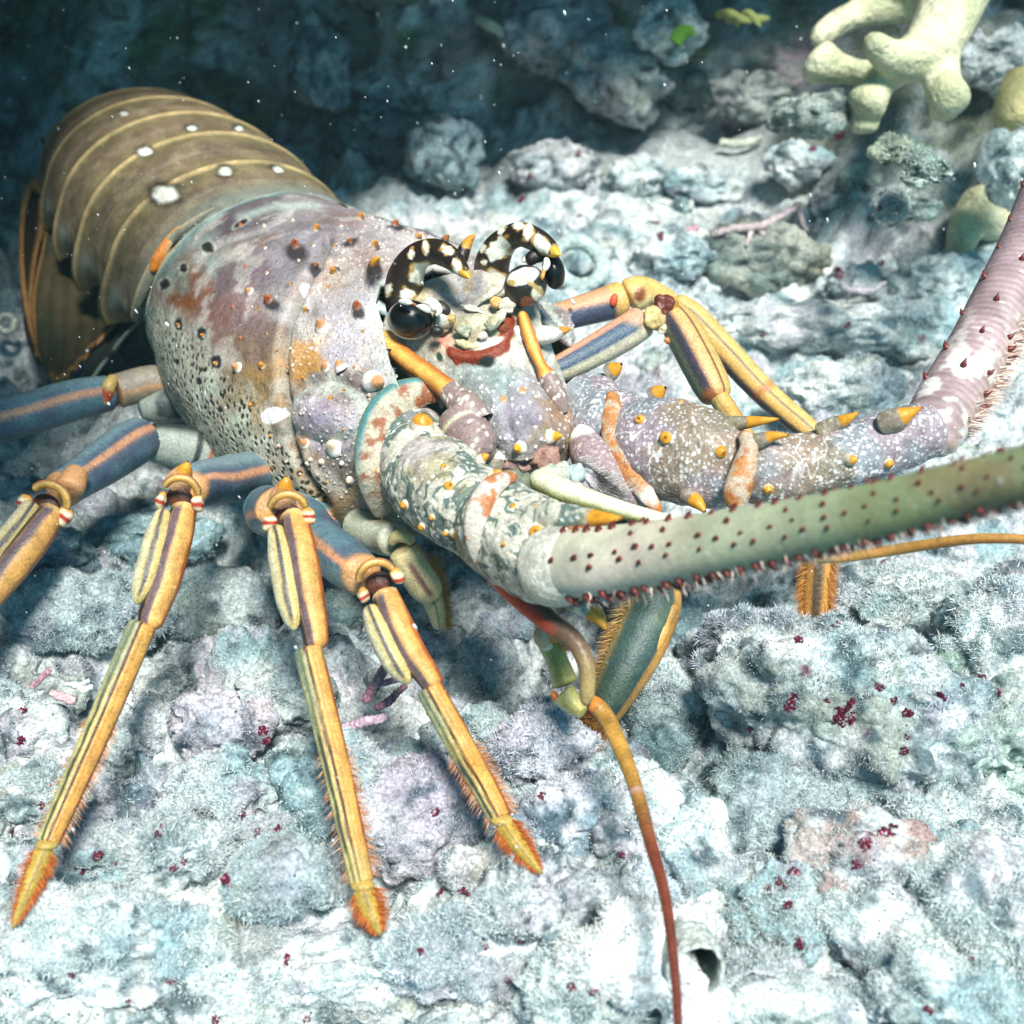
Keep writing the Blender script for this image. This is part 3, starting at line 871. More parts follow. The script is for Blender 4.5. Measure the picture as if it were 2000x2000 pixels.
    col = blob(col, q, (532, 812), 21, 16, -20, (.92, .93, .92), .12, .04)
    for x, y, r in ((592, 558, 12),):
        col = blob(col, q, (x, y), r * .5, r, 25, (.8, .8, .8), .4)
    edge = np.minimum(1, (1 - tt) / .03)
    col = lerp(col, [.42, .46, .42], (1 - edge) * .6)
    V = V + N * disp[:, None]
    o = mk('carapace', V, F, LOB, M_shell, col)
    so = o.modifiers.new('thick', 'SOLIDIFY'); so.thickness = .025; so.offset = -1
    return o, V, F, N
CARO, CV, CF, CN = carapace()
def bvh(V, F): return BVHTree.FromPolygons([tuple(v) for v in V], [tuple(f) for f in F])
CAR_T = bvh(CV, CF)
def hit(tree, px, py):
    d = P(px, py, 1.0) - CAM; d /= np.linalg.norm(d)
    h = tree.ray_cast(Vector(CAM), Vector(d))
    return (None, None) if h[0] is None else (np.array(h[0]), np.array(h[1]))

AXV = np.array([math.cos(math.radians(52)), -math.sin(math.radians(52)), 0.0])
def spine(name, p, n, r, h, parent, base=(.7, .68, .6), tip=(.75, .30, .03), lean=.55, dirv=None, dark=None, mat=None, lv=None):
    """a broad-based horny spine leaning forward"""
    dv = n * (1 - lean) + (AXV if lv is None else lv) * lean + np.array([0, 0, .25]) if dirv is None else dirv
    dv = dv / np.linalg.norm(dv)
    st = np.array([p - n * r * .3, p + n * h * .25, p + n * h * .45 + dv * h * .2, p + n * h * .5 + dv * h * .55])
    rr = np.array([r * 1.15, r * .85, r * .55, r * .12])
    V, F, S, T = tube(np.c_[st, rr], 16, 16, r1=.10)
    c = lerp(np.broadcast_to(np.array(base, float), V.shape), tip, sm(.35, .62, S))
    c = lerp(c, np.array(base) * .55, sm(.2, .0, S))
    if dark is not None: c = lerp(c, dark, sm(.15, .75, np.sin(T) * .5 + .5) * .9 * sm(.9, .4, S))
    return mk(name, V, F, parent, mat or M_spine, c)

CS = [(578, 482, 10, 2.0, 'r'), (619, 450, 9, 1.6, 'o'), (705, 428, 8, 1.9, 'o'), (771, 441, 8, 1.7, 'r'), (817, 464, 8, 2.0, 'o'), (684, 474, 7, 1.5, 'd'), (733, 485, 9, 2.2, 'o'), (615, 520, 7, 1.5, 'd'),
      (655, 530, 9, 1.8, 'o'), (731, 528, 14, 2.6, 'O'), (488, 570, 9, 1.2, 'w'), (526, 587, 10, 1.7, 'r'), (597, 608, 7, 1.5, 'o'), (698, 600, 10, 1.8, 'r'), (630, 640, 15, 1.4, 'w'), (465, 718, 11, 1.3, 'w'),
      (514, 714, 9, 1.3, 'o'), (636, 717, 10, 1.2, 'w'), (667, 719, 13, 1.3, 'w'), (730, 745, 20, 1.5, 'w'), (594, 738, 6, 1.1, 'o'), (564, 717, 5, 1.0, 'o'), (491, 792, 7, 1.4, 'o'), (646, 778, 6, .9, 'o'),
      (595, 866, 10, 1.1, 'w'), (653, 874, 17, 1.3, 'W'), (628, 902, 7, 1.0, 'c'), (606, 898, 5, 1.0, 'c'), (684, 938, 9, 1.1, 'W'), (350, 636, 5, 1.6, 'o'), (398, 656, 6, 1.6, 'o'), (423, 710, 6, 1.6, 'o'), (693, 717, 5, 1., 'w'), (706, 722, 4, 1., 'w'),
      (545, 870, 5, 1., 'w'), (560, 900, 4, 1., 'c'), (530, 850, 5, 1.2, 'o'), (720, 800, 5, 1., 'w'), (868, 474, 9, 2., 'd'), (470, 440, 5, 1., 'r'), (640, 560, 4, 1., 'o'), (480, 520, 4, 1, 'r'), (455, 600, 4, 1, 'r'), (470, 660, 4, 1, 'r'), (600, 905, 5, 1, 'c'), (668, 905, 6, 1, 'c')]
_n = 0
while _n < 70:
    _x, _y = R.uniform(480, 850), R.uniform(415, 960)
    if min((_x - c[0]) ** 2 + (_y - c[1]) ** 2 for c in CS) < 24 ** 2 or (_y > 700 and _x < 560): continue
    CS.append((_x, _y, R.uniform(2.6, 4.6), 1.2, 'wco'[R.randint(3)])); _n += 1
KIND = {'r': ((.22, .12, .09), (.50, .12, .03)), 'o': ((.62, .50, .36), (.72, .28, .03)), 'O': ((.05, .04, .03), (.80, .33, .03)), 'd': ((.06, .05, .05), (.35, .12, .03)), 'w': ((.80, .74, .66), (.62, .30, .14)), 'W': ((.85, .84, .80), (.80, .66, .48)), 'c': ((.6, .55, .42), (.66, .58, .42))}
for px, py, r, hh, kd in CS:
    p, n = hit(CAR_T, px, py)
    if p is None: continue
    d = proj(p)[2]
    if n @ (CAM - p) < 0: n = -n
    b, t = KIND[kd]
    spine('spine', p, n, r * d / FPX, r * hh * d / FPX * 1.25, CARO, b, t, lean=.72 if kd not in 'wWc' else .45, dark=(.05, .04, .04) if kd in 'oO' else None)

# body below the shell: breast plate and leg roots
def underside():
    A = Acc()
    V, F, S, T = tube(np.c_[np.array([(-1.05, 4.62, .26), (-.8, 4.25, .20), (-.52, 3.9, .20), (-.27, 3.58, .26), (-.05, 3.3, .36)]), [.30, .42, .46, .40, .22]], 60, 40, r0=.15, r1=.2)
    V = V * [1, 1, .55] + [0, 0, .10]
    A.add(V, F, lerp(np.broadcast_to(np.array([.22, .25, .18]), V.shape), [.10, .12, .10], sm(0, .4, fbm(V * 7, 3, 4))))
    return A.build('underside', LOB, M_shell)
underside()

# ------------------------------------------------------------------ tail
ABD = [(-1.03, 4.66, .33, 55, .50, .40), (-1.22, 4.94, .33, 60, .51, .41), (-1.40, 5.24, .33, 62, .525, .42), (-1.58, 5.54, .32, 63, .52, .41), (-1.76, 5.84, .31, 64, .49, .385), (-1.92, 6.14, .28, 65, .45, .35), (-2.06, 6.42, .22, 66, .40, .29)]
def abdomen():
    spots = [(328, 386, 24, 15, 5), (287, 302, 12, 8, 0), (441, 342, 12, 9, 0), (541, 338, 9, 6, 20), (375, 257, 8, 5, 0), (465, 257, 7, 4, 0), (245, 228, 7, 4, 0)]
    for k in range(6):
        nu, nv = 46, 260
        t = np.radians(np.linspace(-24, 204, nv)); td = np.degrees(t)
        ta = np.where(td < 90, 180 - td, td)
        u = np.linspace(0, 1, nu)
        # below the flank the plate tapers to a backward pointing tooth
        s0 = np.interp(ta, [90, 166, 182, 204], [-.22, -.22, .25, 1.22])
        s1 = np.interp(ta, [90, 170, 190, 204], [1.0, 1.0, 1.15, 1.27])
        S = (k + s0[None] + u[:, None] * (s1 - s0)[None]) / 6.0
        T = np.broadcast_to(t[None], S.shape)
        loc = (S * 6 - k)
        V = sections(ABD, np.clip(S, 0, 1), T).reshape(-1, 3)
        C = sections(ABD, np.clip(S, 0, 1), T * 0 + math.pi / 2).reshape(-1, 3); C[:, 2] = .25
        lc = loc.ravel()
        up = .018 * sm(-.2, .9, lc) - .02 * sm(.05, -.2, lc) - .016 * np.exp(-((lc - .48) / .035) ** 2) + .008 * np.exp(-((lc - .40) / .05) ** 2) + .010 * np.exp(-((lc - .97) / .05) ** 2)
        tnn = np.repeat(ta[None], nu, 0).ravel(); up = up + .075 * sm(160, 204, tnn) * sm(.2, 1.1, lc)
        rad = V - C; rad /= np.linalg.norm(rad, axis=1)[:, None]
        V = V + rad * up[:, None]
        V[:, 2] = np.maximum(V[:, 2], -.02)
        q = proj(V)[:, :2]
        c = np.broadcast_to(np.array([.165, .138, .066]), V.shape).copy()
        c = lerp(c, [.15, .11, .07], sm(.05, .45, lc) * sm(.95, .5, lc))
        tn = np.repeat(ta[None], nu, 0).ravel()
        c = lerp(c, [.16, .14, .085], sm(140, 185, tn) * .6)
        line = np.exp(-((lc - .965) / .035) ** 2) + .75 * np.exp(-((lc - .43) / .022) ** 2) * sm(195, 180, tn)
        c = lerp(c, [.58, .43, .21], np.clip(line, 0, 1) * .9)
        c = lerp(c, [.05, .045, .035], np.exp(-((lc - .50) / .03) ** 2) * .8)
        c = lerp(c, [.30, .36, .30], np.exp(-((tn - 178) / 6) ** 2) * np.exp(-((lc - .70) / .13) ** 2) * .8)
        c = lerp(c, [.03, .03, .025], np.exp(-((tn - 184) / 5) ** 2) * np.exp(-((lc - .62) / .12) ** 2) * .8)
        c = lerp(c, [.50, .30, .09], sm(188, 197, tn) * .85)
        d2, i2 = worley(V * 55, 3); c = lerp(c, [.40, .34, .22], sm(.2, .1, d2) * (i2 > .7) * .5)
        for x, y, rx, ry, a in spots:
            c = blob(c, q, (x - 2, y - 2), rx * 1.7, ry * 1.6, a, (.02, .018, .015), .35)
            c = blob(c, q, (x, y), rx, ry, a, (.74, .77, .68), .3, .3, x * .1)
        c = c * (1 + .35 * fbm(V * [7, 7, 7], 4, 61))[:, None]; c = lerp(c, [.30, .25, .15], sm(.1, .5, fbm(V * 11, 3, 62)) * .3)
        if k == 0: c = lerp(c, [.20, .25, .23], sm(.5, .1, lc) * .6)
        o = mk('tail_segment', V, gridF(nu, nv), LOB, M_abd, c)
        so_ = o.modifiers.new('thick', 'SOLIDIFY'); so_.thickness = .016; so_.offset = -1
    # the orange tooth and pale folds where the tail meets the carapace
    V, F, S, T = tube(PT([(368, 438, 4.80, 3), (345, 452, 4.80, 7), (325, 478, 4.80, 10), (308, 508, 4.80, 12), (296, 532, 4.81, 7)]), 40, 14, r0=.1, r1=.1, flat=.5)
    mk('tail_hinge', V, F, LOB, M_leg, lerp(np.broadcast_to(np.array([.72, .50, .25]), V.shape), [.70, .22, .02], sm(.2, .6, S + .3 * np.sin(T))))
    for rows in ([(420, 405, 4.80, 3), (380, 432, 4.80, 7), (330, 470, 4.80, 9), (300, 520, 4.82, 11), (275, 575, 4.86, 11), (256, 622, 4.92, 4)], [(380, 455, 4.76, 4), (335, 500, 4.76, 9), (312, 545, 4.77, 10), (288, 605, 4.80, 6)]):
        V, F, S, T = tube(PT(rows), 50, 14, r0=.1, r1=.1, flat=.5)
        mk('tail_fold', V, F, LOB, M_abd, lerp(np.broadcast_to(np.array([.20, .20, .15]), V.shape), [.42, .32, .18], sm(.2, .9, np.sin(T))))
abdomen()

def tail_fan():
    def plate(net, nm, colf, th=.02):
        V, F = patch(np.array(net, float), 70, 60)
        uu, vv = np.meshgrid(np.linspace(0, 1, 70), np.linspace(0, 1, 60), indexing='ij')
        V = V + vnormals(V, F) * (.006 * np.sin(vv * 40) * uu).ravel()[:, None]
        o = mk(nm, V, F, LOB, M_abd, colf(uu.ravel(), vv.ravel(), V))
        s_ = o.modifiers.new('thick', 'SOLIDIFY'); s_.thickness = th
        return o
    def cf_(u, v, V):
        c = lerp(np.broadcast_to(np.array([.075, .062, .03]), V.shape), [.05, .055, .03], sm(.1, .5, fbm(V * 4, 3, 3)))
        e = np.minimum(np.minimum(v, 1 - v), 1 - u)
        return lerp(c, [.34, .17, .05], sm(.05, .015, e))
    plate([[(100, 370, 6.2), (130, 400, 6.15), (160, 430, 6.1), (190, 470, 6.0)],
           [(88, 470, 6.0), (130, 490, 5.95), (185, 510, 5.85), (232, 530, 5.75)],
           [(66, 580, 5.8), (120, 600, 5.75), (190, 605, 5.65), (248, 575, 5.55)],
           [(70, 670, 5.6), (120, 690, 5.55), (180, 675, 5.5), (232, 625, 5.4)],
           [(98, 738, 5.42), (116, 748, 5.4), (148, 722, 5.38), (190, 672, 5.34)]], 'tail_fan', cf_)
    plate([[(58, 362, 6.35), (68, 360, 6.3), (84, 362, 6.25)], [(40, 420, 6.2), (58, 430, 6.2), (88, 440, 6.15)], [(40, 520, 6.0), (52, 530, 6.0), (72, 530, 5.95)], [(50, 620, 5.8), (56, 640, 5.8), (66, 630, 5.75)], [(72, 700, 5.6), (80, 710, 5.6), (88, 700, 5.6)]], 'tail_fan',
          lambda u, v, V: lerp(np.broadcast_to(np.array([.03, .026, .016]), V.shape), [.38, .20, .07], sm(.16, .05, np.minimum(v, 1 - v))))
    plate([[(190, 480, 5.9), (210, 520, 5.85), (230, 540, 5.8)], [(215, 620, 5.55), (245, 620, 5.5), (275, 600, 5.4)], [(165, 730, 5.3), (190, 725, 5.25), (222, 690, 5.2)]], 'tail_fan',
          lambda u, v, V: np.broadcast_to(np.array([.03, .04, .032]), V.shape))
    for rows, col in (([(58, 362, 6.2, 8), (46, 410, 6.15, 6), (42, 480, 6.05, 5), (46, 560, 5.9, 5), (60, 640, 5.7, 4), (84, 710, 5.5, 3)], (.38, .20, .07)),
                      ([(62, 358, 6.2, 10), (92, 385, 6.15, 8), (112, 430, 6.05, 6), (140, 475, 5.95, 5), (180, 510, 5.85, 3)], (.30, .15, .05)),
                      ([(178, 742, 5.2, 4), (205, 705, 5.22, 4), (240, 660, 5.2, 4), (280, 618, 5.1, 3)], (.16, .22, .18))):
        V, F, S, T = tube(PT(rows), 50, 12, r1=.1); mk('fan_rib', V, F, LOB, M_abd, col)
tail_fan()

# ------------------------------------------------------------------ head
FACE = [[(775, 575, 4.02), (840, 545, 4.0), (900, 530, 3.99), (960, 530, 3.98), (1010, 550, 3.96), (1050, 590, 4.0)],
        [(748, 625, 3.97), (830, 575, 3.95), (890, 570, 3.94), (950, 572, 3.92), (1000, 590, 3.92), (1060, 630, 3.95)],
        [(750, 668, 3.93), (810, 650, 3.88), (870, 645, 3.86), (940, 640, 3.84), (1000, 640, 3.85), (1075, 670, 3.9)],
        [(785, 722, 3.90), (840, 695, 3.85), (890, 690, 3.82), (950, 690, 3.80), (1010, 690, 3.82), (1095, 720, 3.9)],
        [(835, 765, 3.87), (880, 748, 3.83), (920, 740, 3.80), (980, 732, 3.77), (1040, 735, 3.80), (1110, 760, 3.9)],
        [(890, 805, 3.83), (930, 795, 3.77), (970, 785, 3.71), (1020, 785, 3.69), (1065, 790, 3.73), (1120, 810, 3.85)],
        [(925, 860, 3.78), (955, 850, 3.71), (990, 850, 3.65), (1030, 850, 3.63), (1072, 850, 3.66), (1120, 870, 3.8)],
        [(950, 912, 3.82), (972, 905, 3.74), (1000, 900, 3.66), (1030, 898, 3.65), (1066, 892, 3.70), (1105, 912, 3.84)]]
def face():
    nu, nv = 230, 230
    V, F = patch(FACE, nu, nv)
    N = vnormals(V, F)
    if (N @ np.array([0, -1, .5])).sum() < 0: N, F = -N, F[:, ::-1]
    q = proj(V)[:, :2]
    k = [(800, 690, .72, .74, .66), (770, 640, .60, .62, .55), (840, 720, .70, .74, .70), (860, 670, .60, .50, .40), (870, 640, .60, .50, .34), (900, 640, .50, .50, .38), (840, 590, .62, .56, .40), (860, 560, .48, .46, .48), (900, 590, .42, .42, .46), (950, 590, .66, .62, .52),
         (930, 550, .40, .40, .46), (970, 560, .70, .68, .58), (960, 640, .58, .60, .46), (990, 620, .60, .58, .44), (950, 668, .80, .80, .76), (1000, 700, .72, .72, .68), (1040, 680, .62, .64, .60), (1000, 660, .66, .68, .64), (900, 745, .50, .58, .58), (930, 730, .36, .44, .46), (950, 760, .44, .52, .54), (980, 740, .30, .40, .42),
         (1020, 750, .45, .46, .54), (1000, 800, .36, .33, .44), (1040, 820, .36, .34, .44), (960, 790, .44, .48, .54), (960, 850, .46, .48, .54), (1000, 850, .38, .36, .46), (1050, 860, .40, .36, .44), (1000, 890, .40, .42, .42), (1080, 850, .36, .26, .20), (1090, 800, .48, .30, .20), (1090, 720, .50, .56, .56), (1070, 700, .66, .68, .66), (880, 780, .45, .48, .5)]
    c = paint(q, k, power=3.6, warp=16, scale=.03) * .70 * np.array([1.0, .95, .86])
    c = c * (1 + .45 * fbm(V * 14, 4, 12))[:, None]
    c = lerp(c, [.30, .22, .10], sm(.25, .6, fbm(V * 9, 3, 14)) * .5)
    d, i = worley(V * 48, 4)
    lowf = sm(715, 760, q[:, 1])
    gr = sm(.36, .2, d) * (i > .35)
    c = lerp(c, [.80, .80, .82], gr * (.15 + .6 * lowf))
    d2, i2 = worley(V * 90, 9); c = lerp(c, [.16, .13, .22], sm(.3, .15, d2) * lowf * .55 * (i2 > .4))
    red = np.array([.22, .036, .014])
    rd, _ = poly_dist(q, [(886, 690), (905, 698), (930, 700), (958, 692), (980, 676), (990, 650), (992, 628)])
    wob = 1 + .6 * gnoise(np.concatenate([q * .05, np.zeros((len(q), 1))], 1), 3)
    c = lerp(c, red, sm(16, 11, rd * wob))
    c = blob(c, q, (952, 671), 30, 9, -14, (.82, .80, .74), .25)
    c = blob(c, q, (868, 665), 13, 12, 0, (.66, .24, .16), .6)
    c = blob(c, q, (858, 697), 6, 10, -20, (.03, .05, .04), .3)
    c = blob(c, q, (950, 706), 18, 8, -10, (.02, .03, .03), .3)
    c = blob(c, q, (848, 645), 14, 6, 10, (.03, .03, .03), .3)
    disp = .012 * np.exp(-(rd / 12) ** 2) + .004 * gr * lowf + .006 * fbm(V * 12, 3, 2)
    v_, _ = poly_dist(q, [(985, 745), (985, 800), (1000, 880)]); disp += -.012 * np.exp(-(v_ / 12) ** 2)
    disp += -.03 * np.exp(-(((q - [905, 565]) / [45, 22]) ** 2).sum(1)) - .02 * np.exp(-(((q - [950, 715]) / [30, 12]) ** 2).sum(1))
    V = V + N * disp[:, None]
    o = mk('head', V, F, LOB, M_shell, c)
    s_ = o.modifiers.new('thick', 'SOLIDIFY'); s_.thickness = .05; s_.offset = -1
    return o, V, F
HEAD, HV, HF = face()
HEAD_T = bvh(HV, HF)
for px, py, r, hh, kd in ((982, 780, 8, 1.2, 'o'), (1020, 764, 8, 1.2, 'o'), (1016, 874, 13, 1.5, 'y'), (1075, 853, 14, 1.7, 'y'), (978, 890, 12, 1.4, 'W')):
    p, n = hit(HEAD_T, px, py)
    if p is None: continue
    d = proj(p)[2]
    if n @ (CAM - p) < 0: n = -n
    b, t = {'o': ((.72, .52, .38), (.70, .36, .14)), 'y': ((.80, .76, .64), (.80, .36, .02)), 'W': ((.9, .9, .88), (.9, .88, .84))}[kd]
    spine('spine', p, n, r * d / FPX, r * hh * d / FPX * 1.2, HEAD, b, t, lean=.4)
# pale lumps and folds of the face, the valley between the horns
def lumps():
    A = Acc()
    L_ = [(905, 645, 3.80, 20, 13, 25, (.58, .60, .42)), (968, 622, 3.78, 26, 14, -45, (.62, .64, .48)), (940, 655, 3.79, 14, 9, 0, (.74, .66, .56)), (992, 598, 3.82, 14, 16, 0, (.86, .80, .64)), (968, 590, 3.84, 12, 9, 20, (.74, .40, .12)),
          (880, 625, 3.80, 10, 10, 0, (.66, .42, .16)), (865, 640, 3.82, 12, 10, 0, (.70, .58, .40)), (930, 605, 3.86, 34, 7, 20, (.70, .66, .54)), (958, 575, 3.86, 34, 8, -38, (.74, .70, .58)), (1012, 660, 3.84, 11, 22, 0, (.72, .74, .70)), (870, 690, 3.84, 12, 20, -15, (.70, .72, .62)),
          (848, 668, 3.87, 26, 12, 30, (.74, .74, .66)), (820, 700, 3.89, 34, 12, 42, (.72, .76, .70)), (985, 640, 3.82, 8, 12, 10, (.26, .06, .02)), (910, 672, 3.80, 24, 5, 12, (.62, .54, .30))]
    for x, y, d, rx, ry, a, col in L_:
        V, F = ell(P(x, y, d + .012), camax((rx * d / FPX, ry * d / FPX, min(rx, ry) * .8 * d / FPX), -a), 4)
        V = V + vnormals(V, F) * (fbm(V * 20, 3, 5) * .014)[:, None]
        cc = np.asarray(col) * .8 * (1 + .35 * fbm(V * 22, 3, 6))[:, None]; cc = lerp(cc, [.34, .22, .08], sm(.2, .5, fbm(V * 12, 3, 8)) * .5)
        A.add(V, F, cc)
    A.build('face_plate', LOB, M_shell)
lumps()

# horns over the eyes
def horn(rows, white, parent=LOB, orange=None):
    rows = np.array(rows, float)
    V, F, S, T = tube(PT(rows), 160, 64, r1=.05, prof=lambda s, t: 1 + .10 * np.cos(2 * t) * (1 - s))
    q = proj(V)[:, :2]
    c = np.broadcast_to(np.array([.022, .014, .010]), V.shape).copy()
    c = lerp(c, [.10, .075, .04], sm(-.1, .4, fbm(V * 10, 3, 5)) * sm(.4, .1, S) * .8)
    for x, y, rx, ry, a, col in white:
        c = blob(c, q, (x, y), rx * 1.16, ry * 1.16, a, (.45, .28, .08), .18, .6, x * .1)
        c = blob(c, q, (x, y), rx, ry, a, col, .14, .6, x * .1)
    return mk('horn', V, F, parent, M_gloss, c)
Wt = (.86, .85, .74)
horn([(800, 632, 4.0, 40), (792, 600, 4.02, 42), (790, 562, 4.0, 42), (797, 528, 3.96, 36), (816, 501, 3.92, 29), (846, 491, 3.87, 26), (872, 499, 3.83, 24), (893, 516, 3.79, 19), (908, 533, 3.76, 11), (918, 545, 3.74, 2)],
     [(826, 538, 22, 20, 0, (.74, .76, .64)), (795, 574, 14, 10, 20, (.80, .82, .74)), (803, 496, 6, 11, 20, Wt), (832, 484, 6, 13, -5, Wt), (875, 489, 13, 8, 25, Wt), (893, 523, 8, 18, -15, Wt), (911, 540, 11, 15, -35, (.74, .38, .03)), (758, 566, 6, 12, 20, Wt)])
horn([(966, 560, 4.06, 36), (960, 525, 4.04, 38), (970, 492, 4.0, 34), (990, 468, 3.96, 27), (1018, 458, 3.91, 25), (1046, 468, 3.87, 24), (1068, 482, 3.83, 20), (1083, 492, 3.80, 12), (1095, 499, 3.78, 3)],
     [(975, 488, 22, 19, -20, (.74, .76, .66)), (980, 447, 7, 11, 25, Wt), (1013, 441, 10, 8, 0, Wt), (1032, 455, 10, 15, 20, Wt), (1056, 478, 12, 20, -38, Wt), (1086, 492, 12, 12, 0, (.76, .40, .03)), (943, 484, 5, 9, 10, Wt), (945, 512, 5, 5, 0, Wt), (965, 545, 18, 16, 0, (.45, .42, .36))])
horn([(900, 505, 4.05, 16), (908, 485, 4.05, 13), (918, 468, 4.04, 8), (928, 458, 4.03, 2)], [(920, 466, 14, 18, 20, (.70, .25, .02))])
horn([(1058, 655, 3.86, 22), (1082, 652, 3.84, 16), (1100, 646, 3.82, 9), (1116, 642, 3.80, 2)], [(1070, 655, 40, 26, 0, (.72, .70, .62)), (1112, 643, 14, 12, 0, (.72, .28, .04))])

# eyes
def eye_left():
    d = 3.80
    V, F = ell(P(802, 623, d), camax((43 * d / FPX, 37 * d / FPX, 40 * d / FPX), -8), 5)
    q = proj(V)[:, :2]
    e = mk('eye', V, F, LOB, M_eye, np.broadcast_to(np.array([.006, .007, .008]), V.shape))
    d2 = d + .02
    V, F = ell(P(801, 625, d2), camax((45.5 * d / FPX, 39 * d / FPX, 30 * d / FPX), -8), 4)
    mk('eye_rim', V, F, e, M_shell, (.46, .48, .42))
    A = Acc()
    for rows, col in (([(778, 588, d - .08, 4), (795, 590, d - .10, 6), (808, 593, d - .10, 3)], Wt), ([(812, 597, d - .10, 3), (830, 602, d - .1, 7), (842, 611, d - .09, 4)], Wt), ([(826, 590, d - .06, 5), (842, 592, d - .06, 11), (855, 606, d - .06, 10), (852, 618, d - .06, 4)], Wt),
                      ([(850, 590, d, 10), (866, 606, d, 14), (872, 620, d, 9)], (.03, .025, .02)), ([(840, 645, d - .02, 7), (856, 646, d - .02, 9), (866, 648, d - .01, 6)], (.02, .018, .016)), ([(845, 620, d + .01, 22), (862, 622, d + .02, 22), (880, 620, d + .06, 18)], (.60, .55, .44)), ([(808, 594, d - .1, 3), (812, 596, d - .1, 3)], (.6, .1, .03))):
        V, F, S, T = tube(PT(rows), 24, 16, r0=.3, r1=.3); A.add(V, F, col)
    A.build('eyestalk', e, M_gloss)
def eye_right():
    d = 3.86
    V, F = ell(P(1081, 530, d + .02), camax((22 * d / FPX, 36 * d / FPX, 34 * d / FPX), 12), 5)
    e = mk('eye', V, F, LOB, M_eye, np.broadcast_to(np.array([.006, .006, .007]), V.shape))
    V, F = ell(P(1026, 558, d - .02), camax((42 * d / FPX, 40 * d / FPX, 40 * d / FPX), 20), 5)
    q = proj(V)[:, :2]
    c = np.broadcast_to(np.array([.022, .018, .014]), V.shape).copy()
    for x, y, rx, ry, a, col in ((1022, 540, 32, 16, -16, Wt), (1050, 574, 12, 15, -10, (.72, .68, .52)), (1030, 590, 14, 11, 0, (.22, .07, .04)), (1000, 552, 8, 6, 0, (.5, .35, .1)), (1045, 560, 30, 5, 40, (.40, .28, .10))):
        c = blob(c, q, (x, y), rx, ry, a, col, .12, .15, x * .1)
    mk('eyestalk', V, F, e, M_gloss, c)
    A = Acc()
    for rows, col in (([(1030, 516, d, 12), (1042, 502, d, 14), (1060, 500, d, 12), (1070, 505, d, 8)], (.02, .016, .012)), ([(1066, 503, d - .06, 5), (1068, 516, d - .07, 7), (1062, 530, d - .07, 5)], Wt), ([(1064, 524, d - .07, 3), (1060, 538, d - .08, 4), (1058, 548, d - .07, 3)], (.66, .28, .06)),
                      ([(1020, 512, d, 4), (1034, 500, d, 6), (1040, 494, d, 4)], (.8, .76, .6)), ([(1012, 586, d, 10), (1020, 602, d, 8)], (.05, .03, .02))):
        V, F, S, T = tube(PT(rows), 24, 16, r0=.25, r1=.25); A.add(V, F, col)
    A.build('eyestalk', e, M_gloss)
eye_left(); eye_right()

# orange ridges (feelers' bases) from the eyes down to the antennae
def feeler_base(rows, tip):
    V, F, S, T = tube(PT(rows), 90, 32, r0=.05)
    q = proj(V)[:, :2]
    c = lerp(np.broadcast_to(np.array([.60, .22, .025]), V.shape), [.70, .40, .09], sm(.45, .98, np.cos(T + .3)))  # yellow on the near face is a painted highlight
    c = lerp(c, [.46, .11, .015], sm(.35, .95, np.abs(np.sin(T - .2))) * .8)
    c = c * (1 + .3 * fbm(V * 14, 3, 4))[:, None]
    d, i = worley(V * 55, 4)
    sp = lerp(np.broadcast_to(np.array([.27, .19, .17]), V.shape), [.85, .82, .74], sm(.42, .25, d))
    c = np.where((S > tip)[:, None], sp, c)
    return mk('feeler', V, F, LOB, M_gloss, c)
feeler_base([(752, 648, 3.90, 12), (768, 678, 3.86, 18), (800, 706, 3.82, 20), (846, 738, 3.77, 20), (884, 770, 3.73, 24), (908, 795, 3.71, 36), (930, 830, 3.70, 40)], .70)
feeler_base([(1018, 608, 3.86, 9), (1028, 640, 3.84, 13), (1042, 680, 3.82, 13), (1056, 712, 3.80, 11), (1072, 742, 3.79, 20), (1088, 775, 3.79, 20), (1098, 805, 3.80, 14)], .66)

# ------------------------------------------------------------------ antennae
def marble(V, kind, q):
    if kind == 'left':
        n = fbm(V * [15, 15, 24] + fbm(V * 9, 3, 2)[:, None] * 1.6, 4, 5)
        c = lerp(np.broadcast_to(np.array([.56, .54, .44]), V.shape), [.12, .17, .15], sm(-.06, .26, n))
        c = lerp(c, [.30, .25, .12], sm(.1, .5, fbm(V * 5, 3, 17)) * .6)
        d, i = worley(V * 52, 6); c = lerp(c, [.78, .77, .70], sm(.36, .2, d) * (i > .4) * .9)
        c = c * (1 + .35 * fbm(V * 18, 3, 19))[:, None]
        d, i = worley(V * 70, 7); c = lerp(c, [.05, .07, .06], sm(.25, .12, d) * (i > .6) * .8)
        c = lerp(c, [.44, .36, .40], sm(970, 860, q[:, 1]) * sm(.0, .4, fbm(V * 6, 2, 4)) * .6)
        return c
    n = fbm(V * 7, 3, 6)
    c = lerp(np.broadcast_to(np.array([.30, .24, .27]), V.shape), [.23, .25, .28], sm(-.1, .3, n))
    c = lerp(c, [.26, .19, .10], sm(.2, .55, fbm(V * 3.4, 3, 8)) * .7)
    rg = np.abs(fbm(V * [13, 13, 7] + fbm(V * 9, 2, 4)[:, None] * .8, 2, 9))
    c = lerp(c, [.74, .74, .74], sm(.055, .02, rg) * sm(-.2, .25, fbm(V * 3, 2, 14)) * .95)
    d, i = worley(V * 50, 6); c = lerp(c, [.80, .79, .77], sm(.38, .2, d) * (i > .35) * sm(-.35, .2, fbm(V * 6, 3, 44)) * .9)
    d, i = worley(V * 85, 8); c = lerp(c, [.74, .74, .74], sm(.42, .2, d) * (i > .3) * .8)
    c = c * (1 + .3 * fbm(V * 16, 3, 19))[:, None]
    return c

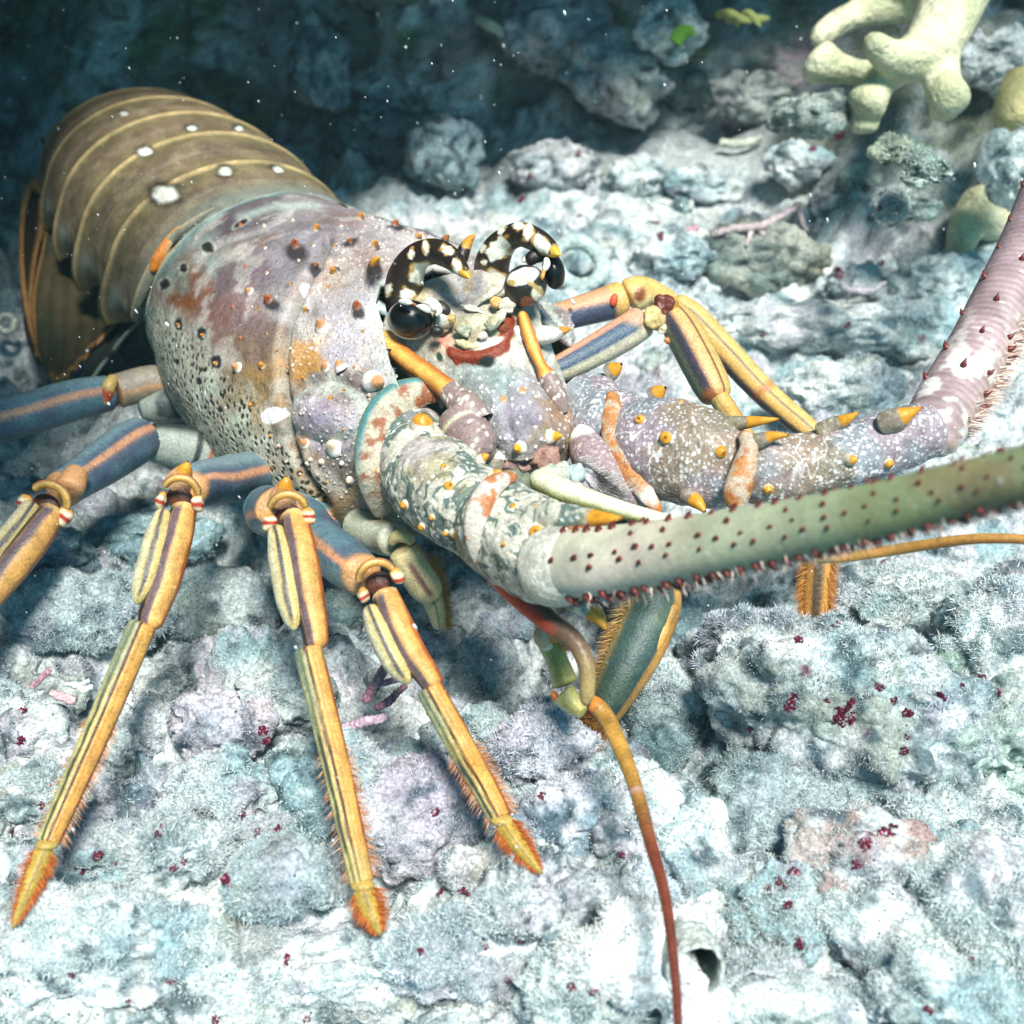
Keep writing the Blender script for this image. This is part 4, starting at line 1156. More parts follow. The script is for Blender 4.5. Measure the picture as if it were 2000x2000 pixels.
def orange_band(V, base=(.46, .36, .25)):
    n = fbm(V * 20, 4, 12)
    c = lerp(np.broadcast_to(np.array(base), V.shape), [.46, .19, .06], sm(-.2, .25, n))
    return lerp(c, [.30, .09, .03], sm(.15, .5, fbm(V * 30, 3, 13)) * .7)

def segspines(tree, part, lst, lv):
    for px, py, r, hh, dx, dy in lst:
        p, n = hit(tree, px, py)
        if p is None: continue
        d = proj(p)[2]
        if n @ (CAM - p) < 0: n = -n
        dv = P(px + dx * 100, py + dy * 100, d - .05) - P(px, py, d); dv /= np.linalg.norm(dv)
        s = d / FPX; r = r * .78
        dirv = dv + n * .25; dirv /= np.linalg.norm(dirv)
        st = np.array([p - n * r * s * .4, p + n * r * s * .35 + dirv * r * s * .25, p + n * r * s * .5 + dirv * r * s * hh * .55, p + n * r * s * .5 + dirv * r * s * hh])
        V, F, S, T = tube(np.c_[st, np.array([1.25, 1.0, .62, .06]) * r * s], 24, 16)
        c = lerp(np.broadcast_to(np.array([.62, .58, .46]), V.shape), [.60, .27, .02], sm(.42, .52, S))
        c = lerp(c, [.20, .08, .01], sm(.86, .97, S)); c = lerp(c, [.26, .24, .12], sm(.22, .05, S) * .8)
        mk('spine', V, F, part, M_spine, c)

def flagellum(part, rows, colf, spines, hair, side, nring):
    V, F, S, T = tube(PT(rows), 1600, 48, r0=.012, r1=.01, prof=lambda s, t: 1 + .016 * np.sin(s * nring * 2 * math.pi) + .02 * np.sin(3 * t))
    o = mk('flagellum', V, F, part, M_whip, colf(V, S, T))
    pts = arcsample(PT(rows), 800); C = pts[:, :3]; r = pts[:, 3]
    Tn = np.gradient(C, axis=0); Tn /= np.linalg.norm(Tn, axis=1)[:, None]
    N = CAM - C; N -= (N * Tn).sum(1)[:, None] * Tn; N /= np.linalg.norm(N, axis=1)[:, None]; B = np.cross(Tn, N)
    for s, th, k in spines:
        i = int(s * 799); e = N[i] * math.cos(th) + B[i] * math.sin(th)
        p = C[i] + e * r[i] * .98; h = r[i] * .24 * k
        tip = p + (e * .75 + Tn[i] * .55) * h
        V2, F2, S2, T2 = tube(np.c_[np.array([p - e * h * .2, p + e * h * .3, tip]), [h * .46, h * .32, h * .02]], 8, 8)
        mk('spine', V2, F2, part, M_spine, lerp(np.broadcast_to(np.array([.17, .03, .02]), V2.shape), [.10, .015, .012], S2))
    n = hair
    s = R.uniform(.02, 1, n); i = (s * 799).astype(int)
    th = side + R.normal(size=n) * .32
    e = N[i] * np.cos(th)[:, None] + B[i] * np.sin(th)[:, None]
    p = C[i] + e * r[i][:, None] * .97
    dv = e + Tn[i] * .5 + R.normal(size=(n, 3)) * .25; dv /= np.linalg.norm(dv, axis=1)[:, None]
    L = r[i] * R.uniform(.25, .62, n); sd = np.cross(dv, R.normal(size=(n, 3))); sd /= np.linalg.norm(sd, axis=1)[:, None]
    wd = (.0016 + L * .03)[:, None]
    Vh = np.stack([p - sd * wd, p + sd * wd, p + dv * L[:, None]], 1).reshape(-1, 3)
    ch = lerp(np.broadcast_to(np.array([.70, .42, .34]), (n, 3)), [.75, .68, .60], R.uniform(size=n))
    h_ = mk('bristles', Vh, np.arange(3 * n).reshape(-1, 3), part, M_hair, np.repeat(ch, 3, 0), smooth=False); h_['kind'] = 'stuff'

def antenna_left():
    # base joint with its curved collar
    V, F, S, T = tube(PT([(800, 842, 3.90, 74), (800, 870, 3.84, 84), (815, 905, 3.77, 90), (842, 935, 3.68, 90)]), 220, 260, r0=.1, r1=.05)
    q = proj(V)[:, :2]; c = marble(V, 'left', q)
    o = mk('antenna', V, F, LOB, M_shell, c)
    t1 = bvh(V, F)
    # collar: bent tube with teal edge and rusty inner face
    V, F, S, T = tube(PT([(866, 772, 3.78, 14), (826, 766, 3.78, 28), (786, 782, 3.77, 40), (756, 818, 3.75, 46), (738, 868, 3.71, 44), (730, 922, 3.69, 36), (736, 970, 3.74, 26), (752, 1010, 3.82, 16)]), 160, 60, r0=.05, r1=.05, flat=.4)
    c = lerp(np.broadcast_to(np.array([.50, .46, .34]), V.shape), [.30, .10, .04], sm(-.12, .25, fbm(V * 20, 4, 4) - .2 * np.sin(T)) * sm(.95, .6, S))
    c = c * .85; c = lerp(c, [.05, .20, .22], sm(.55, .85, np.sin(T)) * sm(.85, .45, S)); c = lerp(c, [.16, .19, .08], sm(.88, .98, np.sin(T)) * .8)
    mk('collar', V, F, o, M_shell, c)
    # inner hollow behind the collar
    V, F, S, T = tube(PT([(835, 772, 3.84, 10), (796, 800, 3.86, 34), (766, 850, 3.85, 40), (748, 920, 3.82, 34)]), 60, 32, r0=.1, r1=.1)
    c = lerp(np.broadcast_to(np.array([.62, .58, .48]), V.shape), [.40, .14, .06], sm(-.05, .3, fbm(V * 10, 4, 6)))
    mk('collar', V, F, o, M_shell, c)
    # pale ribs on the base joint
    V, F, S, T = tube(PT([(786, 884, 3.70, 20), (812, 893, 3.66, 28), (844, 912, 3.60, 26), (870, 935, 3.55, 16)]), 50, 30, r0=.15, r1=.2)
    c = lerp(np.broadcast_to(np.array([.82, .74, .62]), V.shape), [.60, .28, .14], sm(.25, .05, S)); mk('ridge', V, F, o, M_shell, c)
    V, F, S, T = tube(PT([(890, 800, 3.72, 40), (905, 830, 3.70, 44), (930, 870, 3.66, 44), (950, 900, 3.64, 30)]), 60, 40, r0=.1, r1=.2)
    d, i = worley(V * 42, 3); c = lerp(np.broadcast_to(np.array([.27, .19, .18]), V.shape), [.72, .68, .60], sm(.36, .22, d) * (i > .3)); c = lerp(c, [.60, .56, .40], np.exp(-((S - .3) / .05) ** 2))
    mk('ridge', V, F, o, M_shell, c)
    # second joint
    V, F, S, T = tube(PT([(820, 925, 3.68, 80), (850, 945, 3.62, 94), (890, 975, 3.54, 92), (928, 1005, 3.46, 84), (950, 1025, 3.42, 78)]), 240, 280, r0=.06, r1=.04)
    V = V + vnormals(V, F) * (.010 * fbm(V * 10, 3, 6))[:, None]
    m2 = mk('joint', V, F, o, M_shell, marble(V, 'left', proj(V)[:, :2])); t2 = bvh(V, F)
    # collar between second and third
    V, F, S, T = tube(PT([(1010, 928, 3.32, 10), (970, 944, 3.26, 20), (942, 980, 3.23, 25), (930, 1030, 3.23, 25), (936, 1078, 3.26, 20), (952, 1116, 3.30, 12)]), 90, 32, r0=.06, r1=.06, flat=.6)
    c = lerp(np.broadcast_to(np.array([.58, .52, .44]), V.shape), [.42, .16, .06], sm(.05, .35, fbm(V * 18, 4, 2) + .3 * sm(.7, 1, S) + .25 * sm(.25, 0, S)))
    mk('collar', V, F, o, M_shell, c)
    # third joint
    V, F, S, T = tube(PT([(950, 1015, 3.42, 82), (985, 1035, 3.36, 98), (1030, 1062, 3.28, 100), (1075, 1088, 3.20, 94), (1120, 1108, 3.15, 78)]), 260, 300, r0=.05, r1=.05)
    V = V + vnormals(V, F) * (.010 * fbm(V * 9, 3, 7))[:, None]
    m3 = mk('joint', V, F, o, M_shell, marble(V, 'left', proj(V)[:, :2])); t3 = bvh(V, F)
    # the big horn-like spines on the third joint
    for rows, tp in (([(1040, 1010, 3.2, 34), (1090, 1010, 3.12, 30), (1150, 1012, 3.05, 20), (1190, 1013, 3.0, 11), (1220, 1010, 2.98, 2)], .70), ([(1080, 1075, 3.14, 26), (1110, 1050, 3.08, 22), (1150, 1042, 3.04, 13), (1210, 1050, 3.0, 2)], 9), ([(1110, 1150, 3.16, 34), (1140, 1180, 3.12, 26), (1168, 1205, 3.09, 15), (1186, 1232, 3.07, 2)], .62)):
        V, F, S, T = tube(PT(rows), 60, 28, r0=.1)
        c = marble(V, 'left', proj(V)[:, :2])
        if tp < 2: c = lerp(c, [.62, .28, .02], sm(tp - .02, tp + .02, S)); c = lerp(c, [.16, .07, .02], sm(.95, 1, S))
        else: c = lerp(orange_band(V, (.58, .48, .36)), [.42, .12, .05], sm(.5, .95, S))
        mk('spine', V, F, m3, M_spine, c)
    segspines(t1, o, [(824, 832, 26, 1.0, .2, -.6), (738, 918, 9, 1.1, -.3, -.3), (773, 920, 13, .8, .2, .1)], AXV)
    segspines(t2, m2, [(866, 913, 8, 1.5, .6, -.3), (876, 950, 12, .9, .3, 0), (930, 875, 13, 1.9, .8, -.4), (938, 899, 13, 1.9, .9, -.3), (962, 930, 14, 1.9, .9, -.2), (792, 985, 12, 1.0, -.1, .4), (890, 1040, 14, 1.2, .1, .6), (872, 1040, 8, 1.2, 0, .5), (825, 1028, 10, 1, .1, .5), (845, 1010, 8, 1.1, 0, .6), (908, 1075, 10, 1.2, 0, .6)], AXV)
    segspines(t3, m3, [(1045, 996, 11, 1.6, .6, -.5), (1002, 990, 8, 1.2, .3, -.2), (985, 1063, 7, 1, .1, .2), (1047, 1041, 17, .7, .1, 0), (1088, 972, 13, 2.6, .9, -.1), (1056, 945, 10, 1.8, .9, .1), (1097, 998, 9, 1.6, .8, .1), (1090, 1180, 10, 1.3, .5, .7)], AXV)
    # knuckle and flagellum
    V, F = ell(P(1066, 1092, 3.08), camax((14 * 3.08 / FPX, 32 * 3.08 / FPX, 20 * 3.08 / FPX), 5), 4)
    mk('knuckle', V, F, o, M_shell, (.72, .72, .64))
    V, F, S, T = tube(PT([(1072, 1106, 3.14, 78), (1090, 1106, 3.10, 80), (1110, 1103, 3.07, 75), (1126, 1101, 3.05, 69)]), 60, 64, r0=.2, r1=.1)
    c = marble(V, 'left', proj(V)[:, :2]); c = lerp(c, [.74, .70, .60], .55); mk('joint', V, F, o, M_shell, c)
    rows = [(1105, 1104, 3.07, 66), (1160, 1098, 3.0, 67), (1260, 1085, 2.9, 64), (1400, 1060, 2.76, 60), (1560, 1030, 2.62, 57), (1720, 996, 2.48, 55), (1880, 955, 2.36, 54), (2040, 915, 2.24, 53), (2300, 850, 2.1, 48), (2750, 740, 1.95, 40), (3400, 560, 1.8, 26), (4000, 380, 1.72, 8)]
    def cf_(V, S, T):
        c = lerp(np.broadcast_to(np.array([.66, .58, .48]), V.shape), [.38, .38, .26], sm(.06, .20, S))
        c = lerp(c, [.21, .25, .125], sm(.20, .36, S))
        c = lerp(c, [.30, .36, .24], sm(-.2, .4, fbm(V * 3, 3, 3)) * .4)
        c = lerp(c, [.24, .13, .06], sm(.1, .4, fbm(V * 5, 3, 5)) * sm(.3, .45, S) * .5)
        c = c * (1 + .22 * fbm(V * [4, 10, 10], 4, 23))[:, None]; d, i = worley(V * 24, 5); c = lerp(c, [.58, .62, .60], sm(.16, .06, d) * (i > .72) * .8)
        return c * (1 - .14 * (.5 + .5 * np.sin(S * 420 * 2 * math.pi)) * sm(.25, .1, S))[:, None]
    sp = []
    # th=0 faces the camera; +90deg = upper side of this antenna
    for th0, step, ph, k in ((-1.25, .040, 0, 1.25), (-.2, .045, .008, 1.0), (.14, .055, .1, 1.0), (1.2, .034, .006, 1.4), (1.5, .027, 0, 1.6), (-.7, .10, .2, 1.0), (-1.6, .08, 0.2, 1.2)):
        s = .012 + ph * .45
        while s < .52:
            sp.append((s, th0 + R.normal() * .06, k * R.uniform(.8, 1.15))); s += step * .45 * R.uniform(.75, 1.5)
    flagellum(o, rows, cf_, sp, 3000, 1.85, 420)
antenna_left()

def antenna_right():
    V, F, S, T = tube(PT([(1120, 770, 4.0, 56), (1150, 795, 3.95, 68), (1180, 830, 3.90, 84), (1215, 860, 3.86, 90)]), 200, 240, r0=.15, r1=.05)
    V = V + vnormals(V, F) * (.012 * fbm(V * 10, 3, 6))[:, None]
    q = proj(V)[:, :2]; c = marble(V, 'right', q); c = lerp(c, [.46, .50, .50], sm(1150, 1100, q[:, 0]) * .6)
    o = mk('antenna', V, F, LOB, M_shell, c); t1 = bvh(V, F)
    V, F, S, T = tube(PT([(1130, 830, 3.78, 16), (1150, 880, 3.76, 40), (1185, 920, 3.74, 46), (1230, 965, 3.73, 34), (1270, 985, 3.72, 14)]), 180, 160, r0=.1, r1=.1)
    c = marble(V, 'right', proj(V)[:, :2]); c = lerp(c, [.30, .17, .17], .5); c = lerp(c, [.80, .78, .70], sm(.16, .10, S)); mk('joint', V, F, o, M_shell, c)
    # diagonal rust and white collar
    V, F, S, T = tube(PT([(1196, 764, 3.80, 10), (1197, 800, 3.76, 20), (1200, 845, 3.73, 26), (1216, 885, 3.70, 28), (1240, 930, 3.68, 24), (1265, 970, 3.67, 17), (1290, 1000, 3.66, 9)]), 120, 40, r0=.04, r1=.05, flat=.6)
    c = orange_band(V); c = lerp(c, [.62, .16, .03], sm(.93, .98, S)); c = lerp(c, [.80, .78, .7], np.exp(-((S - .86) / .05) ** 2) * .9); mk('collar', V, F, o, M_shell, c)
    V, F, S, T = tube(PT([(1215, 850, 3.86, 70), (1260, 865, 3.80, 92), (1320, 882, 3.74, 102), (1385, 898, 3.68, 96), (1440, 908, 3.64, 74), (1465, 910, 3.62, 62)]), 260, 300, r0=.06, r1=.04)
    V = V + vnormals(V, F) * (.010 * fbm(V * 8, 3, 6))[:, None]
    m2 = mk('joint', V, F, o, M_shell, marble(V, 'right', proj(V)[:, :2])); t2 = bvh(V, F)
    V, F, S, T = tube(PT([(1450, 842, 3.54, 12), (1462, 872, 3.51, 18), (1452, 918, 3.49, 25), (1440, 960, 3.49, 28), (1438, 998, 3.50, 16)]), 80, 36, r0=.08, r1=.08, flat=.7)
    mk('collar', V, F, o, M_shell, orange_band(V, (.48, .38, .28)))
    V, F, S, T = tube(PT([(1450, 915, 3.62, 62), (1500, 918, 3.60, 70), (1580, 908, 3.58, 66), (1660, 890, 3.56, 62), (1740, 862, 3.56, 62), (1800, 840, 3.57, 58), (1835, 822, 3.58, 44)]), 300, 240, r0=.05, r1=.06)
    V = V + vnormals(V, F) * (.008 * fbm(V * 9, 3, 6))[:, None]
    m3 = mk('joint', V, F, o, M_shell, marble(V, 'right', proj(V)[:, :2])); t3 = bvh(V, F)
    for rows, par, tp in (([(1455, 870, 3.56, 22), (1480, 862, 3.52, 17), (1510, 852, 3.49, 10), (1540, 850, 3.47, 3)], m3, .6), ([(1385, 832, 3.66, 20), (1440, 827, 3.60, 15), (1485, 822, 3.56, 9), (1522, 818, 3.54, 2)], m2, .6), ([(1720, 832, 3.5, 26), (1755, 817, 3.46, 22), (1778, 806, 3.44, 12), (1802, 795, 3.42, 2)], m3, .55), ([(1600, 850, 3.56, 24), (1630, 830, 3.53, 17), (1655, 818, 3.5, 10), (1678, 805, 3.48, 2)], m3, .6),
                         ([(1340, 965, 3.62, 20), (1358, 978, 3.58, 15), (1370, 990, 3.56, 9), (1376, 1000, 3.55, 4)], m2, .45), ([(1275, 775, 3.78, 20), (1288, 765, 3.76, 14), (1300, 757, 3.74, 3)], m2, .4), ([(1190, 728, 3.92, 20), (1202, 720, 3.9, 14), (1214, 711, 3.88, 3)], o, .4)):
        V, F, S, T = tube(PT(rows), 50, 24, r0=.12)
        c = lerp(marble(V, 'right', proj(V)[:, :2]), [.22, .19, .08], .6); c = lerp(c, [.62, .28, .02], sm(tp - .03, tp + .03, S)); c = lerp(c, [.2, .08, .02], sm(.95, 1, S))
        mk('spine', V, F, par, M_spine, c)
    segspines(t2, m2, [(1300, 855, 15, .8, .1, 0), (1406, 882, 15, 1.0, .2, .1), (1290, 765, 13, 1.6, .6, -.5), (1330, 785, 6, 1, .3, -.3), (1250, 820, 12, .6, 0, 0)], AXV)
    segspines(t3, m3, [(1660, 898, 14, 1.5, .8, -.2), (1500, 955, 12, 1, .2, .1), (1620, 840, 8, 1.4, .8, -.4), (1735, 905, 12, .9, .3, .2)], AXV)
    rows = [(1796, 880, 3.62, 50), (1822, 842, 3.60, 60), (1858, 775, 3.64, 62), (1908, 690, 3.70, 60), (1958, 590, 3.78, 58), (2006, 490, 3.88, 56), (2048, 380, 3.98, 53), (2108, 200, 4.15, 48), (2200, -120, 4.5, 40), (2330, -520, 5.0, 26), (2460, -900, 5.6, 6)]
    def cf_(V, S, T):
        c = lerp(np.broadcast_to(np.array([.52, .33, .27]), V.shape), [.38, .27, .28], sm(-.2, .6, np.cos(T * 1.0 + .4)))
        c = lerp(c, [.56, .42, .36], sm(.3, .9, np.sin(T)) * .6)
        c = c * (1 - .22 * (.5 + .5 * np.sin(S * 230 * 2 * math.pi)))[:, None]
        c = c * (1 + .35 * fbm(V * 12, 4, 21))[:, None]; d, i = worley(V * 34, 5); c = lerp(c, [.72, .66, .60], sm(.25, .1, d) * (i > .6) * .8)
        return lerp(c, [.8, .76, .7], sm(.12, .02, S) * sm(.0, .3, fbm(V * 14, 3, 4)))
    sp = []
    for th0, step, ph, k in ((-1.1, .052, 0, 1.1), (-.15, .06, .02, 1.05), (.55, .06, .03, 1.2), (1.0, .07, .01, 1.3), (1.35, .06, .0, 1.3)):
        s = .04 + ph * .5
        while s < .6:
            sp.append((s, th0 + R.normal() * .08, k * R.uniform(.85, 1.15))); s += step * .5 * R.uniform(.8, 1.25)
    flagellum(o, rows, cf_, sp, 7000, 1.5, 230)
antenna_right()

# ------------------------------------------------------------------ legs
def band(x, a, b, e=.05):
    return sm(a - e, a + e, x) * sm(b + e, b - e, x)

def bristle_fan(part, rows, n, spread, length, col=(.46, .10, .012), s0=0.0, s1=1.0, sides=None, colB=(.62, .22, .05), taper=0.0):
    pts = arcsample(PT(rows), 100); C, r = pts[:, :3], pts[:, 3]
    Tn = np.gradient(C, axis=0); Tn /= np.linalg.norm(Tn, axis=1)[:, None]
    N = CAM - C; N -= (N * Tn).sum(1)[:, None] * Tn; N /= np.linalg.norm(N, axis=1)[:, None]; B = np.cross(Tn, N)
    s = s0 + (s1 - s0) * R.uniform(size=n); i = (s * 99).astype(int)
    if sides is None: th = R.uniform(.9, 2 * math.pi - .9, n)
    else: th = np.asarray(sides)[R.randint(len(sides), size=n)] + R.normal(size=n) * spread
    e = N[i] * np.cos(th)[:, None] + B[i] * np.sin(th)[:, None]
    p = C[i] + e * (r[i] * .9)[:, None]
    dv = e + Tn[i] * .75 + R.normal(size=(n, 3)) * .16; dv /= np.linalg.norm(dv, axis=1)[:, None]
    L = length * R.uniform(.35, 1.25, n) * (1 - taper * ((s - s0) / max(s1 - s0, 1e-6)) ** 2)
    sd = np.cross(dv, R.normal(size=(n, 3))); sd /= np.linalg.norm(sd, axis=1)[:, None]
    wd = .0013
    V = np.stack([p - sd * wd, p + sd * wd, p + dv * L[:, None]], 1).reshape(-1, 3)
    c = lerp(np.broadcast_to(np.array(col), (n, 3)), colB, R.uniform(size=n) ** 2)
    o = mk('bristles', V, np.arange(3 * n).reshape(-1, 3), part, M_hair, np.repeat(c, 3, 0), smooth=False)
    o['kind'] = 'stuff'

YEL, ORG, DRK = np.array([.56, .42, .15]), np.array([.62, .31, .075]), np.array([.03, .025, .03])
def stripes_prop(V, S, T):
    x = -np.sin(T) + .10 * fbm(V * 9, 3, 33)
    c = np.broadcast_to(ORG, V.shape).copy()
    c = lerp(c, [.50, .44, .18], sm(-.74, -.80, x))
    c = lerp(c, [.045, .06, .045], band(x, -.82, -.58))
    c = lerp(c, YEL, band(x, -.58, -.28))
    c = lerp(c, [.06, .03, .015], band(x, -.30, -.06, .04))
    c = lerp(c, [.30, .12, .03], band(x, .26, .33, .03) * .6)
    c = lerp(c, [.34, .08, .015], sm(.82, .92, x))
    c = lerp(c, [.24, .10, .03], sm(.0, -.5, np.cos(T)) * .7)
    d, i = worley(V * 60, 4); c = lerp(c, [.12, .06, .03], sm(.18, .1, d) * (i > .7) * .6)
    c = lerp(c, [.40, .34, .12], sm(.05, .5, fbm(V * 5, 3, 36)) * .45) * (1 + .25 * fbm(V * 22, 3, 37))[:, None]
    tl = lerp(c, [.20, .26, .17], .6)
    return np.where((S < .45)[:, None] & (x < -.3)[:, None], lerp(tl, c, sm(.2, .45, S)), c)

def stripes_main(V, S, T):
    x = -np.sin(T) + .12 * fbm(V * 9, 3, 34)
    c = np.broadcast_to(ORG * [1.02, 1.05, 1.2], V.shape).copy()
    c = lerp(c, [.13, .09, .10], band(x, -.75, -.20, .10) * sm(.0, .1, S))
    c = lerp(c, DRK, sm(-.66, -.86, x))
    c = lerp(c, [.42, .10, .02], sm(.74, .92, x))
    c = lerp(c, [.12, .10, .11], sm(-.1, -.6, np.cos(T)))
    c = lerp(c, [.76, .52, .22], sm(.10, .0, S))
    d, i = worley(V * 70, 4); c = c * (1 + .28 * fbm(V * 18, 4, 38))[:, None]; return lerp(c, [.16, .08, .05], sm(.18, .1, d) * (i > .75) * .5)

def stripes_side(V, S, T):
    x = -np.sin(T) + .12 * fbm(V * 9, 3, 35)
    c = np.broadcast_to(YEL * [1, 1.02, 1.1], V.shape).copy()
    c = lerp(c, [.56, .52, .34], sm(-.35, -.7, x))
    c = lerp(c, [.07, .065, .07], band(x, -.30, .06, .06) * sm(.98, .88, S))
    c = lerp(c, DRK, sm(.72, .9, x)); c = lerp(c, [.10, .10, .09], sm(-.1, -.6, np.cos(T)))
    return c

def blue_merus(V, S, T, flip=1, ph=0.0, wht=0.0):
    x = -np.sin(T + ph) * flip
    c = lerp(np.broadcast_to(np.array([.10, .19, .235]), V.shape), [.07, .10, .15], sm(-.2, .5, fbm(V * 5, 3, 3)))
    c = lerp(c, [.22, .32, .35], sm(.3, .8, -x) * .8)
    c = lerp(c, [.62, .30, .16], band(x, -.22, .10, .10))
    if wht: c = lerp(c, [.55, .55, .46], sm(.35, .6, x) * wht)
    d, i = worley(V * [80, 80, 80], 3); c = lerp(c, c * .5, sm(.3, .15, d) * (i > .5))
    c = lerp(c, [.66, .32, .10], sm(.90, .97, S) * .8)
    return c

def knee(part, px, py, d, r, ang, spike=True, half=False):
    """hinge of a leg: yellow arch, dark red socket, two white and red knobs"""
    a = math.radians(ang)
    def q(u, v): return (px + (u * math.cos(a) - v * math.sin(a)) * r, py + (u * math.sin(a) + v * math.cos(a)) * r)
    arc = []
    for t in np.linspace(200, 345, 8):
        x, y = q(math.cos(math.radians(t)) * .82, math.sin(math.radians(t)) * .82 + .15); arc.append((x, y, d - .01 - .05 * math.sin(math.radians(t - 180)), r * .18))
    V, F, S, T = tube(PT(arc), 50, 20, r0=.08, r1=.08)
    c = lerp(np.broadcast_to(np.array([.58, .28, .05]), V.shape), [.62, .46, .18], sm(.4, .9, np.cos(T + .8)))
    c = lerp(c, [.34, .09, .02], sm(.2, .7, -np.sin(T)) * .8)
    c = c * (1 + .35 * fbm(V * 20, 3, 3))[:, None]
    mk('joint_ring', V, F, part, M_gloss, c)
    x, y = q(0, .25); V, F = ell(P(x, y, d + .035), camax((r * .60 * d / FPX, r * .5 * d / FPX, r * .2 * d / FPX), -ang), 4)
    mk('joint_socket', V, F, part, M_gloss, (.10, .03, .015))
    if spike:
        V, F, S, T = tube(PT([(*q(-.25, -.35), d + .06, r * .62), (*q(-.1, -.75), d + .03, r * .48), (*q(0, -1.15), d, r * .26), (*q(.03, -1.42), d - .01, r * .06)]), 40, 24, r0=.1)
        mk('joint_spike', V, F, part, M_leg, lerp(np.broadcast_to(np.array([.64, .36, .20]), V.shape), [.72, .32, .03], sm(.5, .8, S)))
    for sx, sy in ((-.82, .52), (.86, .30)):
        x, y = q(sx, sy)
        V, F = ell(P(x, y, d - .02), camax((r * .28 * d / FPX, r * .40 * d / FPX, r * .30 * d / FPX), -ang + sx * 14), 4)
        pq = proj(V)[:, :2]; v = ((pq[:, 0] - x) * -math.sin(a) + (pq[:, 1] - y) * math.cos(a)) / (r * .46)
        V = V + vnormals(V, F) * (fbm(V * 22, 2, 3) * .008)[:, None]; v = v + .3 * fbm(V * 16, 2, 5)
        c = lerp(np.broadcast_to(np.array([.76, .66, .44]), V.shape), [.42, .03, .012], band(v, .0, .42, .12)); c = lerp(c, [.60, .28, .05], sm(-.15, -.6, v)); c = lerp(c, [.58, .26, .06], sm(.6, .9, v))
        mk('joint_knob', V, F, part, M_gloss, c)

def shift(rows, k, kr=1.0):
    """rows moved k px to the picture's left of their own direction"""
    a = np.array(rows, float); t = np.gradient(a[:, :2], axis=0); t /= np.linalg.norm(t, axis=1)[:, None]
    a[:, 0] -= t[:, 1] * k; a[:, 1] += t[:, 0] * k; a[:, 3] *= kr
    return a

def striped_leg(merus, carpus, prop, dact, kn, side_end=.84, side_r=.62, coxa=None):
    sl_ = lambda rows, k: [(a, b, c, r * k) for a, b, c, r in rows]
    carpus, prop, dact = sl_(carpus, .80), sl_(prop, .76), sl_(dact, .9)
    if kn: kn = (*kn[:3], kn[3] * .84, *kn[4:])
    A = Acc()
    if coxa is not None:
        V, F, S, T = tube(PT(coxa), 40, 28, r0=.1, r1=.1)
        c = lerp(np.broadcast_to(np.array([.32, .36, .29]), V.shape), [.06, .08, .08], np.maximum(band(S, .42, .52, .03), sm(-.1, .4, fbm(V * 9, 3, 4)) * .7)); c = lerp(c, [.45, .10, .04], band(S, .20, .25, .02) * .8); A.add(V, F, c)
    V, F, S, T = tube(PT(merus), 80, 40, r0=.06, r1=.06, prof=lambda s, t: 1 + .05 * np.cos(3 * t))
    A.add(V, F, blue_merus(V, S, T))
    ca = np.array(carpus, float)
    w = ca[:, 3].max()
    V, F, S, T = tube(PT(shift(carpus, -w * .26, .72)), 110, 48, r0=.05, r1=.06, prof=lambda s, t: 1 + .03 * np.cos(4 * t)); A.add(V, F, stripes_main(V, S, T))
    n = max(3, int(len(carpus)))
    side = shift(carpus, w * .62, side_r)
    side = arcsample(side, np.linspace(.08, side_end, 12)); side[:, 3] *= np.interp(np.linspace(0, 1, 12), [0, .3, .75, 1], [.7, 1, 1, .62])
    side[:, 2] -= .012
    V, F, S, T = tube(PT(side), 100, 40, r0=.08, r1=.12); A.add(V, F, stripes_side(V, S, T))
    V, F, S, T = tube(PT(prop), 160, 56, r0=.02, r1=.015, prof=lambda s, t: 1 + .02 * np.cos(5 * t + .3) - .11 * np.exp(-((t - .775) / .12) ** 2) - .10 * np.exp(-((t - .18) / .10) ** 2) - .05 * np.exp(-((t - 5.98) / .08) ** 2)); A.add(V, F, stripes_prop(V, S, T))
    e = prop[-1]
    V, F = ell(P(e[0], e[1], e[2] - .005), camax((e[3] * 1.04 * e[2] / FPX, e[3] * .55 * e[2] / FPX, e[3] * e[2] / FPX), 0), 3)
    A.add(V, np.c_[F, F[:, 2]], (.50, .34, .09))
    o = A.build('leg', LOB, M_leg)
    V, F, S, T = tube(PT(dact), 60, 28, r0=.04, r1=.06, prof=lambda s, t: 1 + .06 * np.cos(4 * t))
    x = -np.sin(T); c = lerp(np.broadcast_to(np.array([.46, .31, .06]), V.shape), [.20, .13, .03], band(x, -.1, .15, .06)); c = lerp(c, [.26, .17, .05], sm(.85, 1, S))
    mk('dactyl', V, F, o, M_leg, c)
    bristle_fan(o, dact, 1100, .4, dact[0][3] * 1.4 * dact[0][2] / FPX, s0=.05, s1=.93, sides=(-1.6, -1.6, -1.9, 1.65, 2.2), taper=.75)
    bristle_fan(o, prop, 420, .12, prop[-1][3] * 1.2 * prop[-1][2] / FPX, s0=.45, s1=.98, sides=(-1.57, -1.57, -1.57, 1.6), col=(.5, .18, .06), colB=(.7, .5, .35))
    if kn: knee(o, *kn)
    return o

